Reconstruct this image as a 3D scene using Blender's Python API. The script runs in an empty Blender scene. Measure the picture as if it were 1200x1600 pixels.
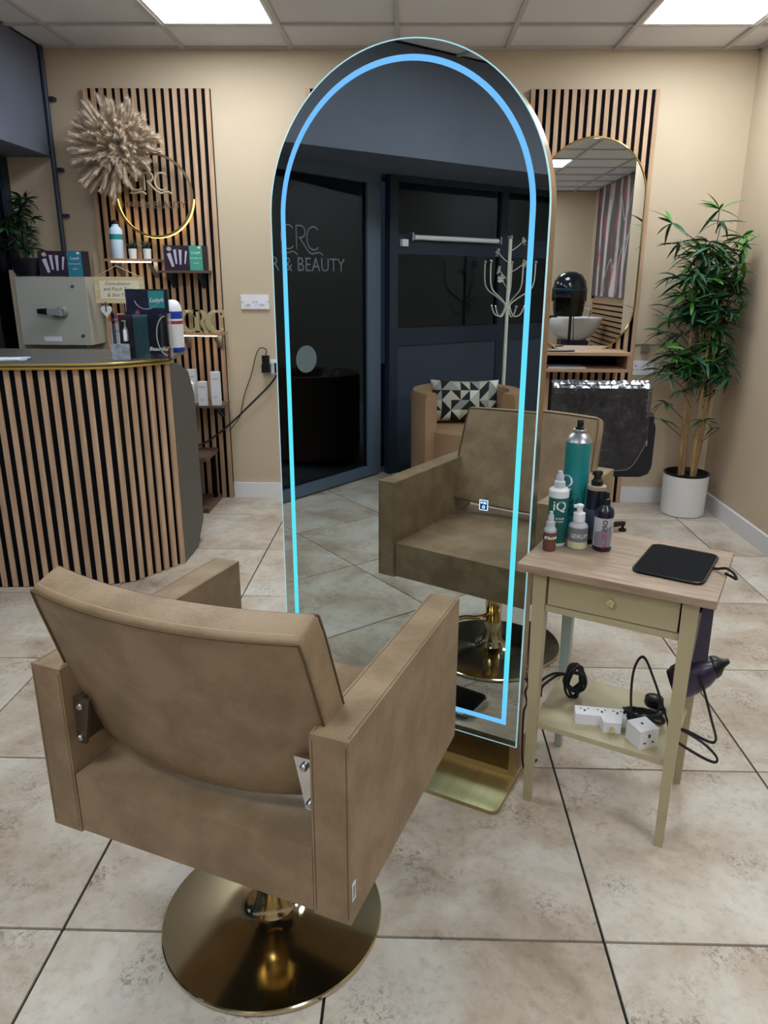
import bpy, bmesh, math, random
from mathutils import Vector, Matrix
PI = math.pi
C = bpy.context.scene.collection
sc = bpy.context.scene
random.seed(7)

# ------------------------------------------------------------------ camera
cam_d = bpy.data.cameras.new('camera'); cam = bpy.data.objects.new('camera', cam_d); C.objects.link(cam); sc.camera = cam
cam_d.sensor_fit = 'AUTO'; cam_d.sensor_width = 36.0; cam_d.lens = 1144.3 / 1600 * 36
cam_d.shift_x = (600 - 618.6) / 1600; cam_d.shift_y = (785.2 - 800) / 1600
cam_d.clip_start = 0.02
_p, _y, _r = 0.2958, -0.0194, 0.0072
F = Vector((math.sin(_y) * math.cos(_p), math.cos(_y) * math.cos(_p), -math.sin(_p)))
R0 = Vector((math.cos(_y), -math.sin(_y), 0)); U0 = R0.cross(F)
Rr = math.cos(_r) * R0 + math.sin(_r) * U0; Uu = Rr.cross(F)
cam.matrix_world = Matrix(((Rr.x, Uu.x, -F.x, 0), (Rr.y, Uu.y, -F.y, 0), (Rr.z, Uu.z, -F.z, 1.3828), (0, 0, 0, 1)))
# ------------------------------------------------------------------ world, exposure
w = bpy.data.worlds.new('night'); sc.world = w; w.use_nodes = True
w.node_tree.nodes['Background'].inputs[0].default_value = (0.015, 0.020, 0.034, 1)
w.node_tree.nodes['Background'].inputs[1].default_value = 1.0
sc.view_settings.view_transform = 'Standard'; sc.view_settings.look = 'None'
sc.view_settings.exposure = 0.0; sc.view_settings.gamma = 1.0; sc.view_settings.use_curve_mapping = False
PANEL_POWER = 22.0

# ------------------------------------------------------------------ materials
def lin(c):
    c = c / 255.0
    return c / 12.92 if c <= 0.04045 else ((c + 0.055) / 1.055) ** 2.4
def S(r, g, b): return (lin(r), lin(g), lin(b), 1)
def mat(name, col, rough=0.5, metal=0.0, spec=0.5, col2=None, nscale=5.0, ndetail=6.0, stretch=(1, 1, 1), ramp=(0.35, 0.65),
        bump=0.0, bscale=80.0, emit=None, estr=0.0, alpha=None, trans=0.0, ior=1.45, coat=0.0, coords='Object', rnd=0.0, rvar=0.0):
    m = bpy.data.materials.new(name); m.use_nodes = True
    nt = m.node_tree; b = nt.nodes['Principled BSDF']
    b.inputs['Base Color'].default_value = col; b.inputs['Roughness'].default_value = rough
    b.inputs['Metallic'].default_value = metal; b.inputs['Specular IOR Level'].default_value = spec
    b.inputs['Transmission Weight'].default_value = trans; b.inputs['IOR'].default_value = ior
    b.inputs['Coat Weight'].default_value = coat
    tc = nt.nodes.new('ShaderNodeTexCoord'); mp = nt.nodes.new('ShaderNodeMapping')
    mp.inputs['Scale'].default_value = stretch
    src = tc.outputs[coords]
    if rnd:
        oi = nt.nodes.new('ShaderNodeObjectInfo'); vm = nt.nodes.new('ShaderNodeVectorMath'); vm.operation = 'MULTIPLY_ADD'
        cb = nt.nodes.new('ShaderNodeCombineXYZ')
        nt.links.new(oi.outputs['Random'], cb.inputs[0]); nt.links.new(oi.outputs['Random'], cb.inputs[1])
        vm.inputs[1].default_value = (rnd, rnd * 1.7, rnd); nt.links.new(cb.outputs[0], vm.inputs[0]); nt.links.new(src, vm.inputs[2])
        src = vm.outputs[0]
    nt.links.new(src, mp.inputs[0])
    if col2:
        n = nt.nodes.new('ShaderNodeTexNoise'); n.inputs['Scale'].default_value = nscale; n.inputs['Detail'].default_value = ndetail
        n.inputs['Roughness'].default_value = 0.62
        nt.links.new(mp.outputs[0], n.inputs[0])
        cr = nt.nodes.new('ShaderNodeValToRGB'); cr.color_ramp.elements[0].position = ramp[0]; cr.color_ramp.elements[1].position = ramp[1]
        cr.color_ramp.elements[0].color = col; cr.color_ramp.elements[1].color = col2
        nt.links.new(n.outputs[0], cr.inputs[0]); outc = cr.outputs[0]
        if rvar:
            oi2 = nt.nodes.new('ShaderNodeObjectInfo'); hs = nt.nodes.new('ShaderNodeHueSaturation'); mr = nt.nodes.new('ShaderNodeMapRange')
            mr.inputs[3].default_value = 1 - rvar; mr.inputs[4].default_value = 1 + rvar
            nt.links.new(oi2.outputs['Random'], mr.inputs[0]); nt.links.new(mr.outputs[0], hs.inputs['Value']); nt.links.new(outc, hs.inputs['Color']); outc = hs.outputs[0]
        nt.links.new(outc, b.inputs['Base Color'])
    if bump:
        n2 = nt.nodes.new('ShaderNodeTexNoise'); n2.inputs['Scale'].default_value = bscale; n2.inputs['Detail'].default_value = 4
        nt.links.new(mp.outputs[0], n2.inputs[0])
        bp = nt.nodes.new('ShaderNodeBump'); bp.inputs['Strength'].default_value = bump; bp.inputs['Distance'].default_value = 0.002
        nt.links.new(n2.outputs[0], bp.inputs['Height']); nt.links.new(bp.outputs[0], b.inputs['Normal'])
    if emit:
        b.inputs['Emission Color'].default_value = emit; b.inputs['Emission Strength'].default_value = estr
    if alpha is not None: b.inputs['Alpha'].default_value = alpha
    return m

def tile_material():
    m = bpy.data.materials.new('travertine tile'); m.use_nodes = True; nt = m.node_tree; b = nt.nodes['Principled BSDF']
    tc = nt.nodes.new('ShaderNodeTexCoord'); oi = nt.nodes.new('ShaderNodeObjectInfo')
    cb = nt.nodes.new('ShaderNodeCombineXYZ'); vm = nt.nodes.new('ShaderNodeVectorMath'); vm.operation = 'MULTIPLY_ADD'
    for k in range(3): nt.links.new(oi.outputs['Random'], cb.inputs[k])
    vm.inputs[1].default_value = (37, 53, 21); nt.links.new(cb.outputs[0], vm.inputs[0]); nt.links.new(tc.outputs['Object'], vm.inputs[2])
    def noise(s, d, r=0.6, dist=0.0):
        n = nt.nodes.new('ShaderNodeTexNoise'); n.inputs['Scale'].default_value = s; n.inputs['Detail'].default_value = d
        n.inputs['Roughness'].default_value = r; n.inputs['Distortion'].default_value = dist
        nt.links.new(vm.outputs[0], n.inputs[0]); return n
    def ramp(n, stops):
        cr = nt.nodes.new('ShaderNodeValToRGB'); e = cr.color_ramp.elements
        while len(e) < len(stops): e.new(0.5)
        for i, (p, c) in enumerate(stops): e[i].position = p; e[i].color = c
        nt.links.new(n.outputs[0], cr.inputs[0]); return cr
    a = ramp(noise(3.2, 9, 0.62, 0.4), [(0.33, S(160, 143, 126)), (0.44, S(186, 171, 155)), (0.55, S(202, 192, 179)), (0.68, S(212, 206, 198))])
    f = ramp(noise(38, 8, 0.7), [(0.36, (0.62, 0.6, 0.58, 1)), (0.5, (1, 1, 1, 1)), (0.64, (1.0, 1.0, 1.0, 1))])
    msk = ramp(noise(5.5, 3, 0.5), [(0.52, (0, 0, 0, 1)), (0.64, (1, 1, 1, 1))])
    pit = ramp(noise(85, 6, 0.75, 0.6), [(0.40, S(118, 100, 84)), (0.5, (1, 1, 1, 1))])
    m1 = nt.nodes.new('ShaderNodeMix'); m1.data_type = 'RGBA'; m1.blend_type = 'MULTIPLY'; m1.inputs[0].default_value = 0.42
    nt.links.new(a.outputs[0], m1.inputs[6]); nt.links.new(f.outputs[0], m1.inputs[7])
    m2 = nt.nodes.new('ShaderNodeMix'); m2.data_type = 'RGBA'; m2.blend_type = 'MULTIPLY'
    ml = nt.nodes.new('ShaderNodeMath'); ml.operation = 'MULTIPLY'; ml.inputs[1].default_value = 0.6
    nt.links.new(msk.outputs[0], ml.inputs[0]); nt.links.new(ml.outputs[0], m2.inputs[0])
    nt.links.new(m1.outputs[2], m2.inputs[6]); nt.links.new(pit.outputs[0], m2.inputs[7])
    nt.links.new(m2.outputs[2], b.inputs['Base Color'])
    b.inputs['Roughness'].default_value = 0.36; b.inputs['Specular IOR Level'].default_value = 0.35
    bp = nt.nodes.new('ShaderNodeBump'); bp.inputs['Strength'].default_value = 0.12; bp.inputs['Distance'].default_value = 0.003
    nt.links.new(noise(24, 6).outputs[0], bp.inputs['Height']); nt.links.new(bp.outputs[0], b.inputs['Normal'])
    return m

def glass_mat(name, tint=(0.9, 0.95, 0.95, 1), ior=1.45, rough=0.0, gcol=(1, 1, 1, 1)):
    m = bpy.data.materials.new(name); m.use_nodes = True; nt = m.node_tree; nt.nodes.remove(nt.nodes['Principled BSDF'])
    out = nt.nodes['Material Output']; t = nt.nodes.new('ShaderNodeBsdfTransparent'); g = nt.nodes.new('ShaderNodeBsdfGlossy')
    t.inputs[0].default_value = tint; g.inputs['Roughness'].default_value = rough; g.inputs[0].default_value = gcol
    fr = nt.nodes.new('ShaderNodeFresnel'); fr.inputs[0].default_value = ior; mx = nt.nodes.new('ShaderNodeMixShader')
    nt.links.new(fr.outputs[0], mx.inputs[0]); nt.links.new(t.outputs[0], mx.inputs[1]); nt.links.new(g.outputs[0], mx.inputs[2]); nt.links.new(mx.outputs[0], out.inputs[0])
    return m

TILE = tile_material()
GROUT = mat('dark grout', S(30, 27, 28), 0.9)
WALL = mat('beige painted plaster', S(194, 176, 152), 0.75, spec=0.25, col2=S(198, 181, 158), nscale=1.5, bump=0.12, bscale=260)
WALLR = mat('beige painted plaster side', S(194, 174, 150), 0.75, spec=0.25, col2=S(198, 179, 156), nscale=1.5, bump=0.12, bscale=260)
CEILT = mat("mineral fibre ceiling tile", S(226, 227, 233), 0.9, spec=0.1, col2=S(217, 218, 224), nscale=140, bump=0.3, bscale=300)
TBAR = mat('ceiling grid metal', S(190, 190, 190), 0.5)
SLATE = mat('blue grey painted bulkhead', S(104, 110, 126), 0.6, spec=0.3, col2=S(98, 104, 121), nscale=2, bump=0.05)
FRAME = mat('slate grey powder coated frame', S(88, 102, 120), 0.45, spec=0.4)
FRAMED = mat('dark blue grey window frame', S(38, 46, 62), 0.5, spec=0.4)
SHOPGLASS = glass_mat('shopfront glass', (0.75, 0.82, 0.86, 1), 1.75, 0.0, (.50, .62, .84, 1))
VINYL = mat('frosted vinyl', S(120, 128, 134), 0.6)
WHITE = mat('white gloss paint', S(222, 222, 226), 0.35)
OAK = mat('oak slat veneer', S(196, 165, 138), 0.55, spec=0.3, col2=S(168, 136, 110), nscale=9, stretch=(6, 6, 0.35), rnd=11, rvar=0.06, bump=0.06)
OAKD = mat('oak edge veneer', S(170, 134, 104), 0.55, spec=0.3, col2=S(146, 112, 86), nscale=9, stretch=(6, 6, 0.35))
OAKH = mat('oak board horizontal grain', S(180, 145, 114), 0.5, col2=S(156, 122, 94), nscale=8, stretch=(0.5, 6, 6))
FELT = mat('black acoustic felt', S(12, 12, 16), 0.95, spec=0.1)
PLASTIC_B = mat('black plastic', S(14, 14, 17), 0.35)
CABLE = mat('black rubber cable', S(16, 17, 22), 0.45)
PLASTIC_W = mat('white plastic', S(226, 226, 232), 0.35)
LEATHER = mat('taupe leather', S(130, 108, 83), 0.48, spec=0.4, col2=S(150, 127, 101), nscale=11, ndetail=8, ramp=(.4, .6), bump=0.6, bscale=170)
SEAM = mat('leather seam thread', S(92, 73, 50), 0.7)
STITCH = mat('leather stitching', S(170, 148, 118), 0.7)
BRASS = mat('polished brass', S(216, 188, 124), 0.12, metal=1.0, col2=S(208, 178, 114), nscale=3)
BRASSB = mat('brushed brass', S(206, 192, 160), 0.13, metal=1.0, col2=S(196, 181, 148), nscale=4, stretch=(1, 1, 1), bump=0.04, bscale=30)
BRONZE = mat('bronze gold frame metal', S(176, 152, 118), 0.36, metal=1.0)
CHROME = mat('chrome', S(215, 215, 220), 0.12, metal=1.0)
STEEL = mat('brushed steel', S(170, 172, 176), 0.35, metal=1.0)
MIRROR = mat('silvered mirror glass', S(212, 220, 218), 0.0, metal=1.0)
MIRROR2 = mat('wall mirror glass', S(222, 226, 226), 0.0, metal=1.0)
MEDGE = mat('mirror glass edge with painted glow', S(190, 225, 225), 0.15, emit=S(150, 215, 245), estr=0.45)  # strip glow along the edge is painted in as emission
LED = mat('cyan mirror light strip', S(20, 40, 60), 0.6, emit=(0.10, 0.62, 1.0, 1), estr=1.0)
def _led():
    # white-balance shift painted into the emission colour: blue at both ends, cyan between
    nt = LED.node_tree; b = nt.nodes['Principled BSDF']; tc = nt.nodes.new('ShaderNodeTexCoord'); sx = nt.nodes.new('ShaderNodeSeparateXYZ')
    mr = nt.nodes.new('ShaderNodeMapRange'); mr.inputs[1].default_value = .15; mr.inputs[2].default_value = 1.95
    cr = nt.nodes.new('ShaderNodeValToRGB'); e = cr.color_ramp.elements
    while len(e) < 5: e.new(.5)
    for i, (p, c) in enumerate([(0, S(112, 190, 255)), (.12, S(90, 226, 244)), (.5, S(92, 232, 244)), (.8, S(108, 190, 255)), (1, S(108, 184, 252))]): e[i].position = p; e[i].color = c
    nt.links.new(tc.outputs['Object'], sx.inputs[0]); nt.links.new(sx.outputs[2], mr.inputs[0]); nt.links.new(mr.outputs[0], cr.inputs[0]); nt.links.new(cr.outputs[0], b.inputs['Emission Color'])
_led()
LEDW = mat('warm light strip', S(255, 210, 110), 0.4, emit=(1.0, 0.66, 0.16, 1), estr=4.0)
LEDN = mat('white light strip', S(255, 250, 240), 0.4, emit=(1.0, 0.80, 0.50, 1), estr=13.0)
PANEL = mat('light panel diffuser', S(245, 250, 252), 0.5, emit=(0.88, 0.96, 1.0, 1), estr=PANEL_POWER)
CREAM = mat('pale olive cream paint', S(180, 169, 138), 0.45, col2=S(175, 164, 133), nscale=3)
GREYLEG = mat('grey green leg colour', S(168, 178, 172), 0.5)
TTOP = mat('washed oak laminate', S(168, 145, 124), 0.5, col2=S(134, 112, 94), nscale=7, stretch=(1.2, 9, 9), ramp=(0.4, 0.68), bump=0.06)
VELVET = mat('tan velvet', S(168, 134, 106), 0.85, spec=0.2, col2=S(156, 122, 95), nscale=3)
DESKGREY = mat('grey laminate end panel', S(92, 92, 88), 0.55, col2=S(84, 84, 80), nscale=30)
DARKWOOD = mat('dark walnut shelf', S(112, 88, 72), 0.5, col2=S(88, 68, 56), nscale=8, stretch=(0.6, 6, 6))
GREYPAINT = mat('grey powder coated steel', S(172, 172, 164), 0.5, col2=S(168, 168, 160), nscale=4)
LEAF1 = mat('dark green leaf', S(26, 66, 42), 0.5, col2=S(44, 92, 56), nscale=8, coords='Generated')
LEAF2 = mat('bright green leaf', S(86, 140, 52), 0.5, col2=S(58, 112, 50), nscale=8)
LEAF3 = mat('deep green leaf', S(20, 44, 30), 0.5, col2=S(52, 74, 50), nscale=8)
CANE = mat('bamboo cane', S(178, 150, 106), 0.5, col2=S(140, 100, 60), nscale=12, stretch=(1, 1, 0.5))
PAMPAS = mat('dried pampas plume', S(238, 222, 204), 0.9, spec=0.1, col2=S(214, 192, 170), nscale=14)
CERAMIC = mat('white ceramic', S(225, 225, 226), 0.4)
SOIL = mat('dark soil', S(26, 24, 24), 0.95)
TEAL = mat('teal metallic lacquer', S(22, 128, 136), 0.28, spec=0.6, col2=S(20, 112, 112), nscale=2)
TEALD = mat('deep teal label', S(24, 92, 88), 0.35)
TEALP = mat('print teal', S(40, 128, 134), 0.5)
GREENP = mat('print sea green', S(72, 160, 138), 0.5)
BLUEP = mat('print steel blue', S(44, 122, 150), 0.5)
DARKP = mat('print dark botanical', S(38, 30, 48), 0.5, col2=S(92, 58, 74), nscale=18, ramp=(0.5, 0.75))
NAVYP = mat('print navy botanical', S(18, 24, 46), 0.45, col2=S(52, 40, 86), nscale=16, ramp=(0.5, 0.8))
LILAC = mat('print pale lilac', S(198, 192, 214), 0.5)
MAGENTA = mat('print magenta', S(150, 50, 110), 0.5)
PINKT = mat('print pink', S(214, 40, 110), 0.5)
ORANGE = mat('orange plastic', S(228, 112, 32), 0.4)
BLUE = mat('royal blue plastic', S(28, 62, 168), 0.35)
NAVYB = mat('navy bottle', S(20, 26, 44), 0.25, spec=0.6)
BROWNP = mat('brown label', S(112, 72, 58), 0.4)
GREYL = mat('grey label', S(112, 112, 122), 0.4)
SILVER = mat('silver label', S(186, 186, 196), 0.35)
CLEARP = mat('clear plastic', S(206, 210, 220), 0.15, alpha=0.72)
SERUM = mat('pale serum', S(205, 205, 165), 0.2)
INK = mat('black ink', S(20, 20, 22), 0.6)
WINK = mat('white ink', S(232, 236, 236), 0.6)
GREYINK = mat('grey printed lettering', S(96, 104, 110), 0.6)
BLACKL = mat('black vinyl upholstery', S(26, 28, 36), 0.4, spec=0.4, bump=0.2)
PURPLE = mat('deep aubergine plastic', S(46, 38, 66), 0.28, spec=0.6)
PINE = mat('pale pine plaque', S(222, 204, 164), 0.6, col2=S(206, 184, 140), nscale=8, stretch=(0.5, 5, 5))
GOLDP = mat('champagne gold paint', S(206, 192, 150), 0.35, metal=0.45)
PAPER = mat('white paper', S(218, 222, 232), 0.7)
STRING = mat('jute string', S(206, 190, 150), 0.9)
ACRYLIC = glass_mat('clear acrylic', (0.93, 0.95, 0.96, 1), 1.5)
FROST = glass_mat('clear acrylic disc', (0.97, 0.97, 0.97, 1), 1.15)
COATW = mat('cream enamelled metal', S(226, 222, 210), 0.4)
def film_mat():
    m = mat('clear plastic cover film', S(38, 38, 46), 0.10, spec=1.0)
    nt = m.node_tree; b = nt.nodes['Principled BSDF']; b.inputs['Alpha'].default_value = 0.55
    tc = nt.nodes.new('ShaderNodeTexCoord'); n = nt.nodes.new('ShaderNodeTexNoise'); n.inputs['Scale'].default_value = 11; n.inputs['Detail'].default_value = 7; n.inputs['Distortion'].default_value = 2.0
    bp = nt.nodes.new('ShaderNodeBump'); bp.inputs['Strength'].default_value = 1.0; bp.inputs['Distance'].default_value = 0.03
    nt.links.new(tc.outputs['Object'], n.inputs[0]); nt.links.new(n.outputs[0], bp.inputs['Height']); nt.links.new(bp.outputs[0], b.inputs['Normal'])
    return m
FILM = film_mat()

# ------------------------------------------------------------------ geometry helpers
class MB:
    def __init__(s): s.b = bmesh.new(); s.mats = []
    def mi(s, m):
        if m is None: return 0
        if m not in s.mats: s.mats.append(m)
        return s.mats.index(m)
    def _fin(s, verts, faces, m, bev=0, seg=2, M=None):
        if m is not None:
            i = s.mi(m)
            for f in faces: f.material_index = i
        if M is not None: bmesh.ops.transform(s.b, matrix=M, verts=verts)
        if bev > 0:
            es = list({e for f in faces for e in f.edges if len(e.link_faces) == 2 and e.calc_face_angle(0) > 0.5})
            bmesh.ops.bevel(s.b, geom=es, offset=bev, segments=seg, affect='EDGES', profile=0.5, clamp_overlap=True)
        return s
    def box(s, x0, x1, y0, y1, z0, z1, m=None, bev=0, seg=2, M=None):
        v = [s.b.verts.new(p) for p in ((x0, y0, z0), (x1, y0, z0), (x1, y1, z0), (x0, y1, z0), (x0, y0, z1), (x1, y0, z1), (x1, y1, z1), (x0, y1, z1))]
        fs = [s.b.faces.new([v[i] for i in q]) for q in ((3, 2, 1, 0), (4, 5, 6, 7), (0, 1, 5, 4), (1, 2, 6, 5), (2, 3, 7, 6), (3, 0, 4, 7))]
        return s._fin(v, fs, m, bev, seg, M)
    def hexa(s, bot, top, m=None, bev=0, seg=2, M=None):
        v = [s.b.verts.new(p) for p in list(bot) + list(top)]; n = len(bot)
        fs = [s.b.faces.new(v[:n][::-1]), s.b.faces.new(v[n:])] + [s.b.faces.new([v[i], v[(i + 1) % n], v[n + (i + 1) % n], v[n + i]]) for i in range(n)]
        return s._fin(v, fs, m, bev, seg, M)
    def prism(s, pts, a, b, axis='z', m=None, bev=0, seg=2, M=None):
        def P(p, t): return (p[0], p[1], t) if axis == 'z' else ((p[0], t, p[1]) if axis == 'y' else (t, p[0], p[1]))
        s.hexa([P(p, a) for p in pts], [P(p, b) for p in pts], m, bev, seg, M)
        return s
    def lathe(s, prof, m=None, n=32, c=(0, 0, 0), M=None, ang=2 * PI):
        rings = []; vs = []; fs = []
        for r, z in prof:
            if r < 1e-6: ring = [s.b.verts.new((c[0], c[1], c[2] + z))]
            else: ring = [s.b.verts.new((c[0] + r * math.cos(2 * PI * k / n), c[1] + r * math.sin(2 * PI * k / n), c[2] + z)) for k in range(n)]
            rings.append(ring); vs += ring
        for a, b in zip(rings, rings[1:]):
            for k in range(n):
                k2 = (k + 1) % n
                q = [a[k % len(a)], a[k2 % len(a)], b[k2 % len(b)], b[k % len(b)]]; u = []
                for t in q:
                    if t not in u: u.append(t)
                if len(u) > 2: fs.append(s.b.faces.new(u))
        return s._fin(vs, fs, m, 0, 1, M)
    def tube(s, pts, r, m=None, n=8, closed=False, M=None, cap=True):
        pts = [Vector(p) for p in pts]; N = len(pts); rr = r if isinstance(r, (list, tuple)) else [r] * N
        rings = []; vs = []; fs = []; up = None
        for i, p in enumerate(pts):
            if closed: t = (pts[(i + 1) % N] - pts[i - 1])
            else: t = pts[min(i + 1, N - 1)] - pts[max(i - 1, 0)]
            t = t.normalized() if t.length > 1e-9 else Vector((0, 0, 1))
            if up is None: up = Vector((0, 0, 1)) if abs(t.z) < 0.9 else Vector((1, 0, 0))
            a = up - t * up.dot(t)
            if a.length < 1e-4: a = t.orthogonal()
            a.normalize(); b = t.cross(a); up = a
            ring = [s.b.verts.new(p + (a * math.cos(2 * PI * k / n) + b * math.sin(2 * PI * k / n)) * rr[i]) for k in range(n)]
            rings.append(ring); vs += ring
        prs = list(zip(rings, rings[1:])) + ([(rings[-1], rings[0])] if closed else [])
        for a, b in prs:
            for k in range(n): fs.append(s.b.faces.new([a[k], a[(k + 1) % n], b[(k + 1) % n], b[k]]))
        if not closed and cap: fs.append(s.b.faces.new(rings[0][::-1])); fs.append(s.b.faces.new(rings[-1]))
        return s._fin(vs, fs, m, 0, 1, M)
    def quad(s, pts, m=None, M=None):
        v = [s.b.verts.new(p) for p in pts]; f = s.b.faces.new(v)
        return s._fin(v, [f], m, 0, 1, M)
    def mesh(s, name, m=None, angle=35):
        bmesh.ops.recalc_face_normals(s.b, faces=s.b.faces[:])
        me = bpy.data.meshes.new(name); s.b.to_mesh(me); s.b.free()
        for q in (s.mats if s.mats else [m]): me.materials.append(q)
        for p in me.polygons: p.use_smooth = True
        me.set_sharp_from_angle(angle=math.radians(angle))
        return me
    def build(s, name, m=None, parent=None, loc=None, rz=0, angle=35):
        o = bpy.data.objects.new(name, s.mesh(name, m, angle)); C.objects.link(o)
        if parent: o.parent = parent
        if loc is not None: o.location = loc
        if rz: o.rotation_euler = (0, 0, rz)
        return o
def sp(pts, k=6, closed=False):
    P = [Vector(p) for p in pts]; n = len(P); out = []
    rng = n if closed else n - 1
    for i in range(rng):
        if closed: a, b, c, d = P[i - 1], P[i], P[(i + 1) % n], P[(i + 2) % n]
        else: a, b, c, d = P[max(i - 1, 0)], P[i], P[i + 1], P[min(i + 2, n - 1)]
        for j in range(k):
            t = j / k
            out.append(0.5 * ((2 * b) + (c - a) * t + (2 * a - 5 * b + 4 * c - d) * t * t + (3 * b - a - 3 * c + d) * t ** 3))
    if not closed: out.append(P[-1])
    return out
def rrect(x0, x1, y0, y1, r, k=6):
    out = []
    for cx, cy, a0 in ((x1 - r, y0 + r, -90), (x1 - r, y1 - r, 0), (x0 + r, y1 - r, 90), (x0 + r, y0 + r, 180)):
        for j in range(k + 1):
            a = math.radians(a0 + 90 * j / k); out.append((cx + r * math.cos(a), cy + r * math.sin(a)))
    return out
def empty(name, loc=(0, 0, 0), rz=0):
    o = bpy.data.objects.new(name, None); C.objects.link(o); o.location = loc; o.rotation_euler = (0, 0, rz); o.empty_display_size = 0.1
    return o
def tag(o, label, cat, group=None, kind=None):
    o['label'] = label; o['category'] = cat
    if group: o['group'] = group
    if kind: o['kind'] = kind
    return o
def thing(name, label, cat, loc=(0, 0, 0), rz=0, group=None): return tag(empty(name, loc, rz), label, cat, group)
def struct(o): o['kind'] = 'structure'; return o
def inst(name, me, parent=None, loc=(0, 0, 0), M=None):
    o = bpy.data.objects.new(name, me); C.objects.link(o)
    if parent: o.parent = parent
    if M is not None: o.matrix_local = M
    else: o.location = loc
    return o
_font = {}
def text_mesh(body, size, extrude=0.0005, bold=0.0, align='CENTER', wrap=None, sx=1.0, shear=0.0):
    cu = bpy.data.curves.new('t', 'FONT'); cu.body = body; cu.size = size; cu.extrude = extrude; cu.offset = bold; cu.align_x = align; cu.align_y = 'CENTER'; cu.resolution_u = 3; cu.shear = shear
    o = bpy.data.objects.new('t', cu); C.objects.link(o)
    bpy.context.view_layer.update()
    me = bpy.data.meshes.new_from_object(o.evaluated_get(bpy.context.evaluated_depsgraph_get()))
    bpy.data.objects.remove(o); bpy.data.curves.remove(cu)
    for v in me.vertices:
        x, y, z = v.co; x *= sx
        if wrap: v.co = ((wrap + z) * math.sin(x / wrap), -(wrap + z) * math.cos(x / wrap), y)
        else: v.co = (x, -z, y)          # reads from -Y, up = Z
    return me
def text(name, body, size, m, parent, loc=(0, 0, 0), rz=0, **k):
    me = text_mesh(body, size, **k); me.materials.clear(); me.materials.append(m)
    for p in me.polygons: p.material_index = 0
    o = inst(name, me, parent, loc)
    o.rotation_euler = (0, 0, rz)
    return o

# ================================================================== SETTING
XR, YB, H = 1.90, 4.63, 2.61
YREAR, XFAR = -2.26, 2.62
TX0, TY0, TS = -0.7555, 1.2612, 0.5966
fl = struct(MB().box(-3.6, XFAR + .1, YREAR - .1, YB + .1, -0.12, -0.006).build('floor', GROUT))
cache = {}
def floor_tile(x0, x1, y0, y1):
    g = 0.0028
    key = (round(x1 - x0, 3), round(y1 - y0, 3))
    if key not in cache:
        hx, hy = (x1 - x0) / 2 - g, (y1 - y0) / 2 - g
        cache[key] = MB().hexa([(-hx, -hy, -0.0055), (hx, -hy, -0.0055), (hx, hy, -0.0055), (-hx, hy, -0.0055)],
                               [(-hx + .0006, -hy + .0006, 0), (hx - .0006, -hy + .0006, 0), (hx - .0006, hy - .0006, 0), (-hx + .0006, hy - .0006, 0)]).mesh('tile', TILE)
    inst('tile', cache[key], fl, ((x0 + x1) / 2, (y0 + y1) / 2, 0))
for i in range(-4, 6):
    for j in range(-6, 6):
        x0, x1, y0, y1 = TX0 + i * TS, TX0 + (i + 1) * TS, TY0 + j * TS, TY0 + (j + 1) * TS
        xl = -2.95
        x0, x1, y0, y1 = max(x0, xl), min(x1, XFAR), max(y0, YREAR), min(y1, YB)
        if y0 >= 2.28 - .01: x1 = min(x1, XR)
        if x1 - x0 < .02 or y1 - y0 < .02: continue
        floor_tile(x0, x1, y0, y1)
struct(MB().box(-9, -3.6, -8, 9, -0.15, -0.02).build('pavement_outside', mat('dark wet pavement', S(40, 42, 48), 0.6, col2=S(30, 32, 38), nscale=3)))

# walls
struct(MB().box(-3.1, XR + .12, YB, YB + .12, 0, H).build('wall_back', WALL))
struct(MB().box(XR, XR + .12, 2.28, YB, 0, H).build('wall_right', WALLR))
struct(MB().box(XR + .12, XFAR, 2.28, 2.4, 0, H).build('wall_right_return', WALL))
struct(MB().box(XFAR, XFAR + .12, YREAR, 2.28, 0, H).build('wall_right_far', WALL))
struct(MB().box(-3.1, XFAR + .12, YREAR - .12, YREAR, 0, H).build('wall_rear', WALL))
struct(MB().box(-3.1, -2.10, YREAR, YB, 2.05, H).build('trim_bulkhead', SLATE))
# skirting
def skirt(name, pts, y=None):
    return struct(pts.build(name, WHITE))
skirt('baseboard_back', MB().box(-1.155, .648, YB - .018, YB, 0, .10, bev=.004).box(1.365, XR - .018, YB - .018, YB, 0, .10, bev=.004))
skirt('baseboard_right', MB().box(XR - .018, XR, 2.28, YB, 0, .10, bev=.004))
skirt('baseboard_rear', MB().box(-2.7, XFAR, YREAR, YREAR + .018, 0, .10, bev=.004))

# ceiling with tiles, grid bars and light panels
ce = struct(MB().box(-3.1, XFAR + .12, YREAR - .12, YB + .12, H + .03, H + .12).build('ceiling', TBAR))
CX0, CY0, CS = -1.8939, 4.2364, 0.6
light_cells = [(i, j) for i in (1, 5) for j in (-1, -4, -7, -10)]
cc = {}
def ceil_tile(x0, x1, y0, y1):
    g = .010
    if x1 - x0 < .06 or y1 - y0 < .06: return
    key = (round(x1 - x0, 3), round(y1 - y0, 3))
    if key not in cc:
        hx, hy = (x1 - x0) / 2 - g, (y1 - y0) / 2 - g
        cc[key] = MB().hexa([(-hx, -hy, -.002), (hx, -hy, -.002), (hx, hy, -.002), (-hx, hy, -.002)], [(-hx, -hy, .012), (hx, -hy, .012), (hx, hy, .012), (-hx, hy, .012)], bev=.002, seg=1).mesh('ceiling_tile', CEILT)
    inst('ceiling_tile', cc[key], ce, ((x0 + x1) / 2, (y0 + y1) / 2, H + .009 + random.uniform(0, .003)))
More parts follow.
